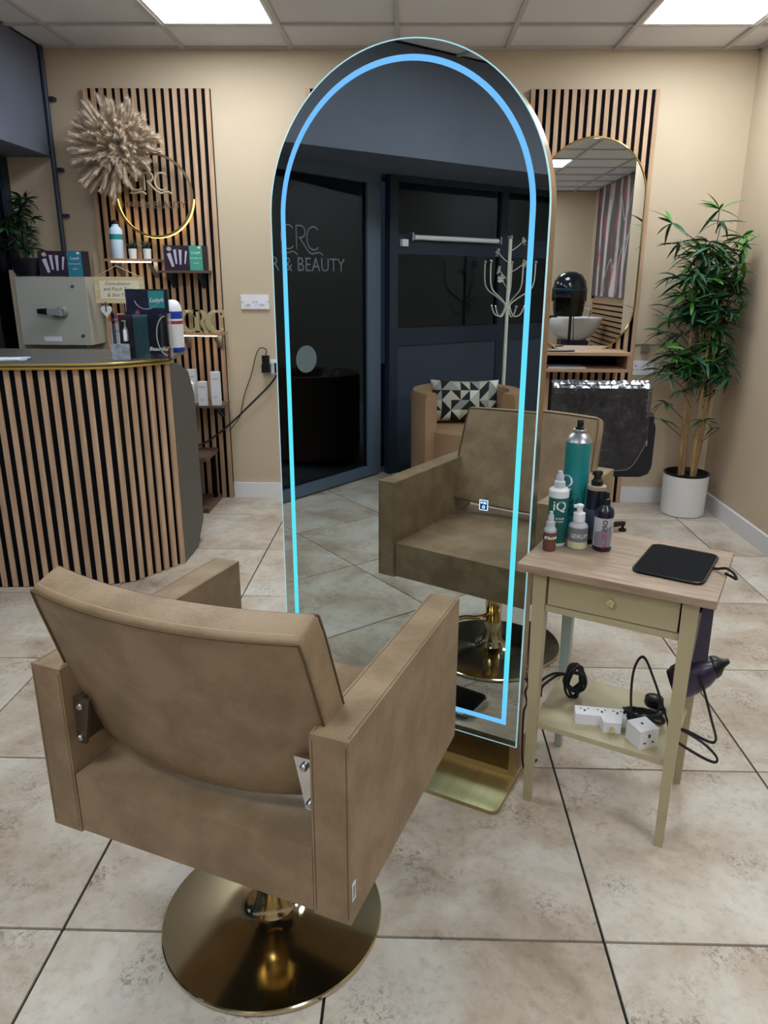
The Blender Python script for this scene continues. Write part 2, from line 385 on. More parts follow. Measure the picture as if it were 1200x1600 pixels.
for i in range(-1, 8):
    for j in range(-11, 1):
        x0, x1, y0, y1 = max(CX0 + i * CS, -2.10), min(CX0 + (i + 1) * CS, XFAR), max(CY0 + j * CS, YREAR), min(CY0 + (j + 1) * CS, YB)
        if y0 >= 2.27: x1 = min(x1, XR)
        if (i, j) in light_cells: continue
        ceil_tile(x0, x1, y0, y1)
for i in range(0, 8):
    x = CX0 + i * CS
    if x < XFAR:
        inst('grid_bar', MB().box(-.012, .012, YREAR, YB if x < XR else 2.28, -.006, .02).mesh('grid_bar', TBAR), ce, (x, 0, H))
for j in range(-10, 1):
    y = CY0 + j * CS
    inst('grid_bar', MB().box(-2.10, XFAR if y < 2.28 else XR, -.012, .012, -.0035, .02).mesh('grid_bar', TBAR), ce, (0, y, H))
struct(MB().box(-2.10, XR, YB - .022, YB, H - .004, H + .02).box(XR - .022, XR, 2.28, YB, H - .004, H + .02).build('trim_1', TBAR))
ln = {(1, -1): 'square ceiling light panel above the pampas wreath wall', (5, -1): 'square ceiling light panel at top right of the photo',
      (1, -4): 'square ceiling light panel second from back wall, left row', (5, -4): 'square ceiling light panel seen at top of oval mirror',
      (5, -7): 'square ceiling light panel seen at left edge of oval mirror', (1, -7): 'square ceiling light panel over the camera, left row',
      (1, -10): 'square ceiling light panel by rear wall, left row', (5, -10): 'square ceiling light panel by rear wall, right row'}
pf = MB().box(.012, .588, .012, .03, 0, .02).box(.012, .588, .57, .588, 0, .02).box(.012, .03, .03, .57, 0, .02).box(.57, .588, .03, .57, 0, .02).mesh('frame', WHITE)
pd = MB().box(.03, .57, .03, .57, .004, .018).mesh('diffuser', PANEL)
for (i, j) in light_cells:
    t = thing('ceiling_light', ln[(i, j)], 'ceiling light', (CX0 + i * CS, CY0 + j * CS, H - .002), 0, 'recessed ceiling light panels')
    inst('frame', pf, t); inst('diffuser', pd, t)

# ---------------------------------------------------------------- shopfront (left side)
def frame_window(name, ax, ay, bx, by, rows, mull, z1=2.05, fm=None, glass=SHOPGLASS):
    """structure window running a->b; rows = list of (z0,z1,'glass'|'panel'); mull = list of positions along"""
    L = math.hypot(bx - ax, by - ay); rz = math.atan2(by - ay, bx - ax); fm = fm or FRAMED
    f = MB()
    for p in mull: f.box(p - .035, p + .035, -.03, .03, 0, z1)
    zs = sorted({r[0] for r in rows} | {r[1] for r in rows})
    o = f.build(name, fm, None, (ax, ay, 0), rz); struct(o)
    for za, zb, kind in rows:
        for p, q in zip(mull, mull[1:]):
            if kind == 'rail': MB().box(p + .035, q - .035, -.03, .03, za, zb).build('rail', fm, o)
            elif kind == 'glass': MB().box(p + .035, q - .035, -.006, .006, za, zb).build('pane', glass, o)
            else: MB().box(p + .035, q - .035, -.02, .02, za, zb, bev=.004, seg=1).build('infill_panel', SLATE_D, o)
    return o
SLATE_D = mat('dark slate infill panel', S(52, 61, 78), 0.6)
rows = [(0, .06, 'rail'), (.06, .93, 'panel'), (.93, 1.05, 'rail'), (1.05, 1.55, 'glass'), (1.55, 1.68, 'rail'), (1.68, 2.01, 'glass'), (2.01, 2.05, 'rail')]
frame_window('window_1', -2.75, .06, -2.75, YREAR, rows, [.03, 1.06, 2.06, 2.29])
frame_window('window_2', -2.41, YB, -2.41, 1.62, [(0, .06, 'rail'), (.06, 2.01, 'glass'), (2.01, 2.05, 'rail')], [.03, 1.0, 2.0, 2.97])
struct(MB().box(-2.45, -2.36, 1.5, 1.6, 0, 2.05).build('trim_2', FRAMED))
# angled glazed door
DA = Vector((-2.535, 1.005, 0)); DB = Vector((-2.788, .132, 0)); dd = (DB - DA).normalized(); drz = math.atan2(dd.y, dd.x)
door = struct(MB().box(-.52, -.40, -.028, .028, .012, 2.09, bev=.004).box(.785, .925, -.028, .028, .012, 2.09, bev=.004).box(-.40, .785, -.028, .028, 1.985, 2.09, bev=.004).box(-.40, .785, -.028, .028, .012, .085, bev=.004).build('door_1', FRAME, None, DA, drz))
MB().box(-.40, .785, -.005, .005, .085, 1.985).build('glass_pane', SHOPGLASS, door)
MB().box(-.395, -.388, -.012, .012, .085, 1.985).box(.773, .785, -.012, .012, .085, 1.985).build('glazing_bead', PLASTIC_B, door)
dm = MB().prism([(.2 + .092 * math.cos(a * PI / 24), .895 + .085 * math.sin(a * PI / 24)) for a in range(48)], .006, .0072, 'y').build('frosted_disc', VINYL, door)
# local axes: x along dd, y = inward normal side, letters read along +x when seen in the mirror
def logo(mb, cx, cz, h, r, y, m=None, f=1.0):
    """CRC monogram with two wave strokes; height h"""
    def C_(x0, w):
        return [(x0 + w / 2 + w / 2 * math.cos(a), y, cz + h / 2 * math.sin(a)) for a in [math.radians(t) for t in range(48, 313, 12)]]
    w = h * .88
    mb.tube(C_(cx - 1.30 * h, w), r, m, 6)
    x = cx - .36 * h
    mb.tube([(x, y, cz - h / 2), (x, y, cz + h / 2)], r, m, 6)
    mb.tube([(x, y, cz + h / 2), (x + .3 * h, y, cz + h / 2)] + [(x + .3 * h + .26 * h * math.cos(t), y, cz + .25 * h + .25 * h * math.sin(t)) for t in [PI / 2 - k * PI / 8 for k in range(9)]] + [(x + .15 * h, y, cz)], r, m, 6)
    mb.tube([(x + .2 * h, y, cz), (x + .62 * h, y, cz - .45 * h), (x + .78 * h, y, cz - .6 * h), (x + 1.0 * h, y, cz - .68 * h), (x + 1.25 * h, y, cz - .62 * h), (x + 1.5 * h, y, cz - .6 * h), (x + 1.7 * h, y, cz - .72 * h)], r, m, 6)
    mb.tube(C_(cx + .30 * h, w), r, m, 6)
    mb.tube(sp([(cx - 1.3 * h, y, cz - .64 * h), (cx - 1.1 * h, y, cz - .7 * h), (cx - .8 * h, y, cz - .64 * h), (cx - .55 * h, y, cz - .6 * h), (cx - .3 * h, y, cz - .74 * h)], 4), r, m, 6)
    return mb
lb = MB(); logo(lb, .19, 1.62, .135, .004, 0)
lo = lb.build('logo_decal', VINYL, door); lo.location = (0, .008, 0); lo.scale = (1, .25, 1)
text('lettering_decal', 'HAIR & BEAUTY', .118, VINYL, door, (.15, .008, 1.462), 0, extrude=.0004, bold=-.0008, sx=1.02)
# rail-mounted white blind bar over the transom
t = thing('blind_rail', 'white horizontal blind bar across the dark window transom', 'rail', (-2.69, -.14, 1.66))
MB().tube([(0, .02, .0), (0, -.77, 0)], .016, n=10).build('bar', PLASTIC_W, t)
MB().box(-.03, .012, .03, .045, -.02, .03).box(-.03, .012, -.80, -.785, -.02, .03).build('bracket', STEEL, t)
t = tag(MB().box(-2.722, -2.69, -.07, -.02, 1.60, 1.645, bev=.004).build('sensor_box', PLASTIC_W), 'small white box fixed on window frame beside blind bar', 'box')

# ================================================================== PIPE
t = thing('conduit_pipe', 'dark blue vertical pipe running down the back wall corner', 'pipe')
MB().tube([(-2.085, 4.585, H), (-2.085, 4.585, 1.5), (-2.085, 4.585, .02)], .014, n=12).build('pipe', mat('navy painted pipe', S(44, 52, 74), .45), t)
for z in (2.35, 1.98, 1.73, .8): MB().box(-2.075, -2.045, 4.585, 4.628, z - .009, z + .009, bev=.003).build('pipe_clip', FRAMED, t)

# ================================================================== SLAT WALL PANELS
def slat_panel(name, label, x0, x1, z1=2.405):
    t = thing(name, label, 'wall panel', ((x0 + x1) / 2, 4.625, 0), 0, 'oak slat wall panels on the back wall'); cxx = (x0 + x1) / 2
    MB().box(x0 - cxx, x1 - cxx, -.020, 0, 0.0, z1).build('felt_backing', FELT, t)
    n = 16; pitch = (x1 - x0 - .027) / (n - 1)
    me = MB().box(-.0125, .0125, -.011, 0, 0, z1, bev=.0012, seg=1).mesh('slat', OAK)
    for k in range(n): inst('slat', me, t, (x0 - cxx + .0138 + k * pitch, -.020, 0.0))
    return t
slat_panel('slat_cladding', 'oak slat wall panel behind pampas wreath and shelves', -1.880, -1.157)
slat_panel('slat_cladding', 'oak slat wall panel mostly hidden behind the big arched mirror', -.615, .108)
slat_panel('slat_cladding', 'oak slat wall panel behind the gold-rimmed oval mirror', .648, 1.368)

def arch_outline(w, z0, zs, k=40, x0=0.0, inset=0.0):
    r = w / 2 - inset
    pts = [(x0 - r, z0 + inset), (x0 + r, z0 + inset)]
    for j in range(k + 1):
        a = PI * j / k; pts.append((x0 + r * math.cos(a), zs + r * math.sin(a)))
    return pts
def stadium(cx, z0, z1, r, k=24):
    return [(cx + r * math.cos(PI + PI * j / k), z0 + r + r * math.sin(PI + PI * j / k)) for j in range(k + 1)] + [(cx + r * math.cos(PI * j / k), z1 - r + r * math.sin(PI * j / k)) for j in range(k + 1)]
def oval_mirror(cx, label):
    t = thing('oval_mirror', label, 'mirror', (cx, 4.572, 0), 0)
    o = stadium(0, .955, 2.155, .30)
    MB().prism(o, 0, .018, 'y').build('mirror_glass', MIRROR2, t)
    MB().tube([(x, .002, z) for x, z in stadium(0, .951, 2.159, .304)], .006, n=8, closed=True).build('rim', BRASS, t)
oval_mirror(1.030, 'tall oval mirror with thin gold rim on right slat panel')
oval_mirror(-.25, 'tall oval mirror hidden behind the large arched mirror')

# wall consoles under the oval mirrors
def console(cx, label):
    t = thing('console_shelf', label, 'shelf', (cx, 4.33, .872))
    a, b = -.265, .235
    MB().box(a, b, 0, .255, .095, .113, bev=.001, seg=1).build('top_board', OAKH, t)
    MB().box(a, b, 0, .255, 0, .018, bev=.001, seg=1).build('bottom_board', OAKH, t)
    MB().box(b - .018, b, 0, .255, .018, .095).build('side_board', OAKD, t)
    MB().box(a, a + .018, 0, .255, .018, .095).build('side_board', OAKD, t)
    MB().box(a + .018, b - .018, .245, .255, .018, .095).build('back_board', FELT, t)
console(1.035, 'open oak console shelf below the gold-rimmed oval mirror')
console(-.25, 'open oak console shelf hidden behind the arched mirror')
tag(MB().prism([(.86 + .1 * math.cos(a * PI / 16), 4.40 + .05 * math.sin(a * PI / 16)) for a in range(32)], .9855, .992, 'z').build('styling_mat', PLASTIC_B), 'flat black oval mat on the oak console shelf', 'mat')
tag(MB().box(.80, 1.02, 4.34, 4.50, .891, .899, bev=.002).build('slim_tablet', SILVER), 'slim silver slab lying inside the open console shelf', 'tablet')

# ---------------------------------------------------------------- sockets and switches
def switch_plate(label, x, z, name='light_switch'):
    t = thing(name, label, 'switch', (x, 4.63, z), 0, 'white wall switches')
    MB().box(-.043, .043, -.012, 0, -.043, .043, bev=.005).build('plate', PLASTIC_W, t)
    MB().box(-.012, .012, -.017, -.012, -.016, .016, bev=.002).build('rocker', PLASTIC_W, t)
    MB().lathe([(.0, .0), (.004, 0), (.004, .002), (0, .002)], STEEL, 8, M=Matrix.Translation((-.034, -.012, 0)) @ Matrix.Rotation(PI / 2, 4, 'X')).lathe([(.0, .0), (.004, 0), (.004, .002), (0, .002)], STEEL, 8, M=Matrix.Translation((.034, -.012, 0)) @ Matrix.Rotation(PI / 2, 4, 'X')).build('screws', STEEL, t)
switch_plate('white wall switch plate, left one of the pair', -1.003, 1.245)
switch_plate('white blank wall plate, right one of the pair', -.916, 1.245)
def socket(label, x, z):
    t = thing('wall_socket', label, 'socket', (x, 4.63, z))
    MB().box(-.073, .073, -.012, 0, -.043, .043, bev=.005).build('plate', PLASTIC_W, t)
    m = MB()
    for s in (-1, 1):
        m.box(s * .037 - .003, s * .037 + .003, -.0128, -.011, .008, .018).box(s * .037 - .015, s * .037 - .008, -.0128, -.011, -.014, -.009).box(s * .037 + .008, s * .037 + .015, -.0128, -.011, -.014, -.009)
    m.build('pin_slots', INK, t)
    for s in (-1, 1): MB().box(s * .011 - .008, s * .011 + .008, -.016, -.011, .018, .034, bev=.002).build('switch_rocker', PLASTIC_W, t)
socket('white double wall socket on the back wall beside bamboo plant', 1.427, .868)
socket('white double wall socket behind left edge of arched mirror', -.86, .855)
t = thing('plug', 'black square plug with thin charging cable in wall socket', 'plug', (-.905, 4.617, .85))
MB().box(-.027, .027, -.035, 0, -.03, .02, bev=.004).build('plug_body', PLASTIC_B, t)
MB().box(-.022, .022, -.033, -.002, .02, .075, bev=.006).build('adapter', PLASTIC_B, t)
MB().tube(sp([(.0, -.02, .072), (.005, -.02, .11), (-.03, -.015, .12), (-.06, -.01, .08), (-.10, -.005, -.05), (-.145, -.0, -.16), (-.17, -.0, -.25), (-.19, -.002, -.32), (-.25, -.035, -.40)], 6), .003, n=6).build('cord', CABLE, t)
t = thing('mains_cable', 'thick black cable sloping from socket to the low corner shelf', 'cable', (-.83, 4.61, .85))
MB().box(-.02, .025, -.03, .0, -.03, .03, bev=.008).build('plug_body', PLASTIC_B, t)
MB().tube(sp([(0, -.02, -.03), (-.06, -.008, -.11), (-.2, -.002, -.245), (-.29, -.01, -.33), (-.36, -.04, -.39), (-.45, -.10, -.455), (-.50, -.16, -.47)], 6), .006, n=8).build('cord', CABLE, t)
t = thing('wall_bracket', 'small chrome hook block on wall left of bamboo plant', 'hook', (1.437, 4.63, .99))
MB().box(-.022, .022, -.03, 0, -.025, .025, bev=.003).build('block', STEEL, t)
MB().tube([(-.09, -.004, .02), (.12, -.004, .018)], .003, n=6).build('wire', STEEL, t)

# ================================================================== BIG ARCHED MIRROR
MTH = math.radians(-26.3)
mir = thing('arched_mirror', 'tall double sided arched floor mirror with glowing cyan strip and gold frame', 'mirror', (.3125, 1.7955, 0), MTH)
MW = .785; cx = -MW / 2; ZS = 1.534; ZG = .11
def ring_prism(mb, outer, inner, y0, y1, m=None):
    n = len(outer)
    vo0 = [mb.b.verts.new((p[0], y0, p[1])) for p in outer]; vo1 = [mb.b.verts.new((p[0], y1, p[1])) for p in outer]
    vi0 = [mb.b.verts.new((p[0], y0, p[1])) for p in inner]; vi1 = [mb.b.verts.new((p[0], y1, p[1])) for p in inner]
    fs = []
    for i in range(n):
        j = (i + 1) % n
        fs += [mb.b.faces.new([vo0[i], vo0[j], vi0[j], vi0[i]]), mb.b.faces.new([vo1[i], vi1[i], vi1[j], vo1[j]]), mb.b.faces.new([vo0[i], vo1[i], vo1[j], vo0[j]]), mb.b.faces.new([vi0[i], vi0[j], vi1[j], vi1[i]])]
    mb._fin([], fs, m)
    return mb
def arch(inset, zb, k=56):
    r = MW / 2 - inset
    pts = [(cx - r, zb), (cx + r, zb)]
    for j in range(k + 1):
        a = PI * j / k; pts.append((cx + r * math.cos(a), ZS + r * math.sin(a)))
    return pts
for s, nm in ((0, 'front'), (1, 'rear')):
    y0, y1 = (0, .005) if s == 0 else (.053, .058)
    e_ = 0 if s == 0 else .004
    MB().prism(arch(.003 + e_, ZG + .003 + e_), y0, y1, 'y').build('mirror_glass', MIRROR, mir)
    ring_prism(MB(), arch(e_, ZG + e_), arch(.003 + e_, ZG + .003 + e_), y0, y1).build('glass_edge', MEDGE if s == 0 else CHROME, mir)
    ys = (-.0012, .0004) if s == 0 else (.0576, .0592)
    r2 = MB(); ring_prism(r2, arch(.035, .175), arch(.0485, .1885), *ys); r2.build('light_strip', LED, mir)
MB().prism(arch(.0015, .018), .0055, .0525, 'y', bev=.003, seg=3).build('frame_body', BRONZE, mir)
MB().box(-MW + .02, -.02, -.0005, .0555, .03, .104, bev=.002).build('plinth_panel', mat('dark bronze plinth', S(112, 92, 66), 0.3, metal=1.0), mir)
MB().box(-.02, 0, .0, .056, .012, .11, bev=.003).box(-MW, -MW + .02, .0, .056, .012, .11, bev=.003).box(-MW + .02, -.02, -.002, .056, .012, .03, bev=.003).build('plinth_frame', BRONZE, mir)
MB().prism(rrect(-MW - .004, .004, -.165, .22, .02), 0.0, .012, 'z', bev=.002).build('base_plate', mat('brushed champagne brass plate', S(196, 184, 142), .3, metal=1.0, col2=S(182, 168, 122), nscale=3, stretch=(8, .4, 1), bump=.03, bscale=20), mir)
ic = MB(); g = -.130
ring_prism(ic, [(g - .012, .80), (g + .012, .80), (g + .012, .828), (g - .012, .828)], [(g - .010, .802), (g + .010, .802), (g + .010, .826), (g - .010, .826)], -.0011, .0002)
ic.box(g - .008, g - .003, -.0011, .0002, .818, .823).box(g - .001, g + .007, -.0011, .0002, .817, .823)
rr_ = [(g + .0045 * math.cos(a * PI / 10), .809 + .0045 * math.sin(a * PI / 10)) for a in range(20)]; ri_ = [(g + .002 * math.cos(a * PI / 10), .809 + .002 * math.sin(a * PI / 10)) for a in range(20)]
ring_prism(ic, rr_, ri_, -.0011, .0002)
ic.build('touch_switch_icon', mat('backlit switch icon', S(190, 225, 255), .5, emit=(.45, .75, 1, 1), estr=.9), mir)
MB().box(g - .010, g + .010, -.0006, .0002, .802, .826).build('touch_switch_pad', mat('touch pad blue', S(20, 50, 90), .4), mir)
MB().tube(sp([(.004, .03, .32), (.012, .035, .30), (.004, .04, .27), (.012, .035, .24), (.006, .03, .2), (.01, .05, .02), (.03, .12, .005)], 6), .003, n=6).build('power_lead', CABLE, mir)

# ================================================================== SALON CHAIRS
CH_W, CH_D, ZB, ZT, AW = .640, .574, .358, .709, .068
def seam_loop(mb, pts, r=.0016, closed=True): mb.tube(pts, r, n=5, closed=closed)
def make_chair(label, loc, rz):
    t = thing('salon_chair', label, 'chair', loc, rz, 'taupe leather salon chairs')
    for s in (-1, 1):
        xo, xi = s * CH_W / 2, s * (CH_W / 2 - AW)
        a, b = min(xo, xi), max(xo, xi)
        arm = MB().box(a, b, -CH_D / 2, CH_D / 2, ZB, ZT, bev=.010, seg=3).build('armrest', LEATHER, t)
        sm = MB(); e = .0002
        for x in (a + .0045, b - .0045):
            sm.tube([(x, -CH_D / 2 + .0016, ZB + .010), (x, -CH_D / 2 + .0016, ZT - .010), (x, -CH_D / 2 + .0035, ZT - .0035), (x, -CH_D / 2 + .010, ZT - .0016), (x, CH_D / 2 - .010, ZT - .0016), (x, CH_D / 2 - .0035, ZT - .0035), (x, CH_D / 2 - .0016, ZT - .010), (x, CH_D / 2 - .0016, ZB + .010)], .0019, n=6)
        sm.tube([(a + .006, -CH_D / 2 + .0032, ZT - .0032), (b - .006, -CH_D / 2 + .0032, ZT - .0032)], .0019, n=6)
        sm.build('seam', SEAM, arm)
    w2 = CH_W / 2 - AW - .002
    seat = MB().box(-w2, w2, -CH_D / 2 + .002, CH_D / 2 - .004, ZB + .004, .488, bev=.022, seg=4).build('seat', LEATHER, t)
    sm = MB()
    for zz in (.471, .463): sm.tube([(-w2 + .02, -CH_D / 2 + .0045, zz), (w2 - .02, -CH_D / 2 + .0045, zz)], .0021, n=5)
    sm.tube([(-w2 + .02, CH_D / 2 - .0075, .472), (w2 - .02, CH_D / 2 - .0075, .472)], .0014, n=5)
    sm.build('seam', STITCH, seat)
    # backrest: slab curved about the vertical, leaning back
    zb, zt, yb, yt, th, tz, bul = .532, .883, -.200, -.318, .062, .020, .040
    NU, NV = 20, 10
    def P(u, v, front):
        ww = .548 / 2 + (.522 / 2 - .548 / 2) * v
        # round the lower corners
        r = .05
        zlo = zb + (-0.022) * (1 - u * u)
        z = zlo + (zt - zlo) * v
        y = yb + (yt - yb) * v - bul * (1 - u * u)
        if v < .2: ww -= .016 * (1 - v / .2) ** 2
        if v > .93: ww -= .006 * ((v - .93) / .07) ** 2
        return Vector((u * ww, y + (th if front else 0), z + (tz if front else 0)))
    mb = MB(); gr = []
    for front in (0, 1): gr.append([[mb.b.verts.new(P(-1 + 2 * i / NU, j / NV, front)) for i in range(NU + 1)] for j in range(NV + 1)])
    rim = []
    for k, g_ in enumerate(gr):
        for j in range(NV):
            for i in range(NU):
                q = [g_[j][i], g_[j][i + 1], g_[j + 1][i + 1], g_[j + 1][i]]; mb.b.faces.new(q if k == 0 else q[::-1])
    A, B = gr
    def strip(la, lb):
        for i in range(len(la) - 1): mb.b.faces.new([la[i], lb[i], lb[i + 1], la[i + 1]])
    strip(A[0], B[0]); strip(A[NV], B[NV]); strip([r_[0] for r_ in A], [r_[0] for r_ in B]); strip([r_[NU] for r_ in A], [r_[NU] for r_ in B])
    bmesh.ops.recalc_face_normals(mb.b, faces=mb.b.faces[:])
    es = [e for e in mb.b.edges if len(e.link_faces) == 2 and e.calc_face_angle(0) > .9]
    bmesh.ops.bevel(mb.b, geom=es, offset=.009, segments=3, affect='EDGES', profile=.5)
    back = mb.build('backrest', LEATHER, t, angle=50)
    sm = MB()
    per = [(-1 + 2 * i / NU, 1.0) for i in range(NU + 1)]
    for front in (0, 1):
        o = Vector((0, -.0006 if not front else .0006, 0))
        pl = [P(-.99, j / NV * .97, front) for j in range(NV + 1)] + [P(u * .99, .978, front) for u, _ in per] + [P(.99, (NV - j) / NV * .97, front) for j in range(NV + 1)]
        pl = [p + o + Vector((0, 0, 0)) for p in pl]
        sm.tube(pl, .0024, n=6)
    # stitched line on the top face
    sm.build('seam', SEAM, back)
    s2 = MB(); s2.tube([P(u * .975, 1, 0) + Vector((0, .011, .0028)) for u, _ in per], .0018, n=5)
    s2.build('stitching', STITCH, back)
    for s in (-1, 1):
        pl = MB().prism([(s * .212, .645), (s * .249, .645), (s * .249, .548), (s * .232, .548)], -.006, 0, 'y', bev=.0015).build('hinge_plate', CHROME if s > 0 else mat('shaded hinge plate', S(70, 56, 44), .4), t)  # left plate takes a dark colour: the shade there is painted in
        pl.location = (0, -.262 + .0, 0); pl.rotation_euler = (math.radians(0), 0, 0)
        for zz, xx in ((.630, .232), (.562, .241)): MB().lathe([(0, 0), (.007, 0), (.007, .005), (.0045, .008), (0, .008)], None, 12, M=Matrix.Translation((s * xx, -.006, zz)) @ Matrix.Rotation(PI / 2, 4, 'X')).build('bolt', STEEL, pl)
        MB().box(min(s * .238, s * .2515), max(s * .238, s * .2515), -.256, -.20, .55, .64, bev=.003).build('hinge_bracket', mat('dark bronze hinge', S(70, 56, 44), .4), t)
    MB().box(-.15, .15, -.16, .12, ZB - .022, ZB + .004, bev=.004).build('seat_mount', PLASTIC_B, t)
    cy = -.025
    MB().lathe([(0, .004), (.2405, .004), (.2435, .006), (.2435, .0125), (.2410, .0150), (.20, .0168), (.15, .0190), (.11, .0208), (.075, .0228), (.058, .0260), (.047, .0325), (.040, .0440), (.0355, .0620), (.0330, .09), (.0322, .13), (0, .13)], None, 96, (0, cy, 0)).build('base_disc', BRASSB, t, angle=28)
    MB().lathe([(0, .12), (.030, .12), (.030, .185), (.031, .187), (.031, .27), (0, .27)], None, 40, (0, cy, 0)).build('lower_column', BRASS, t)
    MB().lathe([(0, .235), (.0375, .235), (.040, .238), (.040, .345), (0, .345)], None, 40, (0, cy, 0)).build('upper_column', BRASS, t)
    fr = MB().prism(rrect(-.15, .15, .315, .455, .018), .018, .026, 'z', bev=.002).build('footrest', mat('black gloss rubber', S(10, 10, 14), .18), t)
    ring = [(x, y, .022) for x, y in rrect(-.152, .152, .313, .457, .02)]
    MB().tube(ring, .0045, n=8, closed=True).build('footrest_rim', CHROME, fr)
    MB().tube(sp([(-.02, cy, .15), (-.045, cy + .05, .15), (-.10, cy + .10, .148), (-.115, cy + .22, .10), (-.11, .32, .024)], 5), .008, n=8).build('footrest_bar', BRASS, fr)
    tg = MB().box(-.0005, .0005, 0, .013, 0, .036).build('care_tag', PAPER, t)
    tg.location = (CH_W / 2 + .001, -CH_D / 2 + .004, ZB + .045)
    MB().box(.0006, .001, .003, .0035, .005, .03).box(.0006, .001, .006, .0065, .005, .03).box(.0006, .001, .009, .0095, .008, .03).build('tag_print', INK, tg)
    return t
make_chair('taupe leather salon chair in the foreground, seen from behind', (-.287, 1.335, 0), math.radians(-20.5))
# second chair stands symmetrically on the far side of the double sided mirror
n2 = Vector((-math.sin(MTH), math.cos(MTH), 0)); pm = Vector((.3125, 1.7955, 0)) + n2 * .029
c1 = Vector((-.287, 1.335, 0)); c2 = c1 - 2 * ((c1 - pm).dot(n2)) * n2
make_chair('taupe leather salon chair on far side of the arched mirror', (c2.x + .0, c2.y, 0), 2 * MTH - math.radians(-20.5) + PI)

# ================================================================== SIDE TABLE
tb = thing('side_table', 'small cream table with washed oak top and one drawer', 'table', (.561, 1.765, 0), math.radians(-28))
HW, HD, TZ = .2325, .1785, .705
MB().box(-HW, HW, -HD, HD, TZ - .019, TZ, bev=.0015, seg=1).build('table_top', TTOP, tb)
fx, fy = .1757, .1425
for sx, sy in ((-1, -1), (1, -1), (-1, 1), (1, 1)):
    a, b = .010, .0175; ox, oy = sx * fx, sy * fy
    tx, ty = ox + sx * .002, oy + sy * .002
    MB().hexa([(ox - a, oy - a, 0), (ox + a, oy - a, 0), (ox + a, oy + a, 0), (ox - a, oy + a, 0)], [(tx - b, ty - b, TZ - .019), (tx + b, ty - b, TZ - .019), (tx + b, ty + b, TZ - .019), (tx - b, ty + b, TZ - .019)], bev=.001, seg=1).build('leg', GREYLEG if (sx, sy) == (-1, 1) else CREAM, tb)  # rear left leg is grey green, the other three cream
zr = TZ - .019
MB().box(-fx + .016, fx - .016, -fy - .012, -fy + .004, zr - .105, zr - .088).build('drawer_rail', CREAM, tb)
MB().box(-fx + .016, fx - .016, fy - .004, fy + .010, zr - .10, zr).build('rear_apron', CREAM, tb)
MB().box(-fx - .008, -fx + .006, -fy + .016, fy - .016, zr - .10, zr).build('side_apron', CREAM, tb)
MB().box(fx - .006, fx + .008, -fy + .016, fy - .016, zr - .10, zr).build('side_apron', CREAM, tb)
MB().box(-fx + .016, fx - .016, -fy - .004, -fy + .002, zr - .09, zr).build('drawer_shadow_gap', FELT, tb)
dr = MB().box(-fx + .020, fx - .020, -fy - .012, -fy - .003, zr - .085, zr - .003, bev=.001, seg=1).build('drawer', CREAM, tb)
kb = MB().lathe([(0, 0), (.005, 0), (.004, .008), (0, .008)], None, 12, M=Matrix.Translation((0, -fy - .012, zr - .043)) @ Matrix.Rotation(PI / 2, 4, 'X'))
for k in range(5):
    a = 2 * PI * k / 5 + .3
    kb.lathe([(0, .006), (.0045, .008), (.0045, .013), (0, .015)], None, 10, M=Matrix.Translation((.0065 * math.cos(a), -fy - .012, zr - .043 + .0065 * math.sin(a))) @ Matrix.Rotation(PI / 2, 4, 'X'))
kb.lathe([(0, .008), (.004, .010), (.003, .016), (0, .017)], None, 10, M=Matrix.Translation((0, -fy - .012, zr - .043)) @ Matrix.Rotation(PI / 2, 4, 'X'))
kb.build('drawer_knob', GOLDP, dr)
MB().hexa([(-fx - .002, -fy - .004, .235), (fx + .002, -fy - .004, .235), (fx + .002, fy + .004, .235), (-fx - .002, fy + .004, .235)], [(-fx - .002, -fy - .004, .25), (fx + .002, -fy - .004, .25), (fx + .002, fy + .004, .25), (-fx - .002, fy + .004, .25)], bev=.001, seg=1).build('lower_shelf', CREAM, tb)
SH = .25
tm = Matrix.Translation((.561, 1.765, 0)) @ Matrix.Rotation(math.radians(-28), 4, 'Z')
def tw(x, y, z=TZ): return tuple(tm @ Vector((x, y, z)))

# ---------------------------------------------------------------- bottles on the table
def bottle(name, label, x, y, rz=0): return thing(name, label, 'bottle', (x, y, TZ), rz)
t = bottle('aerosol_can', 'tall teal hairspray can, tallest item on the side table', .452, 1.935, math.radians(10))
r = .0345
MB().lathe([(0, 0), (r - .001, 0), (r, .003), (r, .262), (r - .001, .265), (0, .265)], None, 48).build('can_body', TEAL, t)
MB().lathe([(r, .265), (r + .0008, .268), (r - .002, .273), (.026, .283), (.017, .290), (.017, .294), (.019, .297), (.017, .300), (0, .300)], None, 48).build('can_shoulder', STEEL, t)
MB().lathe([(0, .298), (.0125, .298), (.0125, .304), (.0085, .306), (.0085, .322), (.007, .325), (0, .325)], None, 24).box(-.004, .004, -.012, -.006, .312, .319).build('spray_nozzle', PLASTIC_B, t)
text('lettering', 'Q', .05, WINK, t, (0, 0, .16), math.radians(-66), extrude=.0002, wrap=r + .0003)
o = text('lettering', 'HAIRSPRAY STRONG HOLD', .011, WINK, t, (0, 0, .17), math.radians(48), extrude=.0002, bold=0)
for v in o.data.vertices:
    x_, y_, z_ = v.co; q_ = z_; v.co = ((r + .0004) * math.sin(-q_ / r), -(r + .0004) * math.cos(-q_ / r), x_)
bl = MB()
for (a, z, q) in ((-28, .115, .014), (-16, .100, .013), (-38, .095, .012), (-24, .085, .012), (-46, .108, .010), (-34, .076, .009)):
    a = math.radians(a); c0 = [((r + .0004) * math.sin(a + q * math.cos(k * PI / 8) / r), -(r + .0004) * math.cos(a + q * math.cos(k * PI / 8) / r), z + q * math.sin(k * PI / 8)) for k in range(16)]
    v = [bl.b.verts.new(p) for p in c0]; bl.b.faces.new(v)
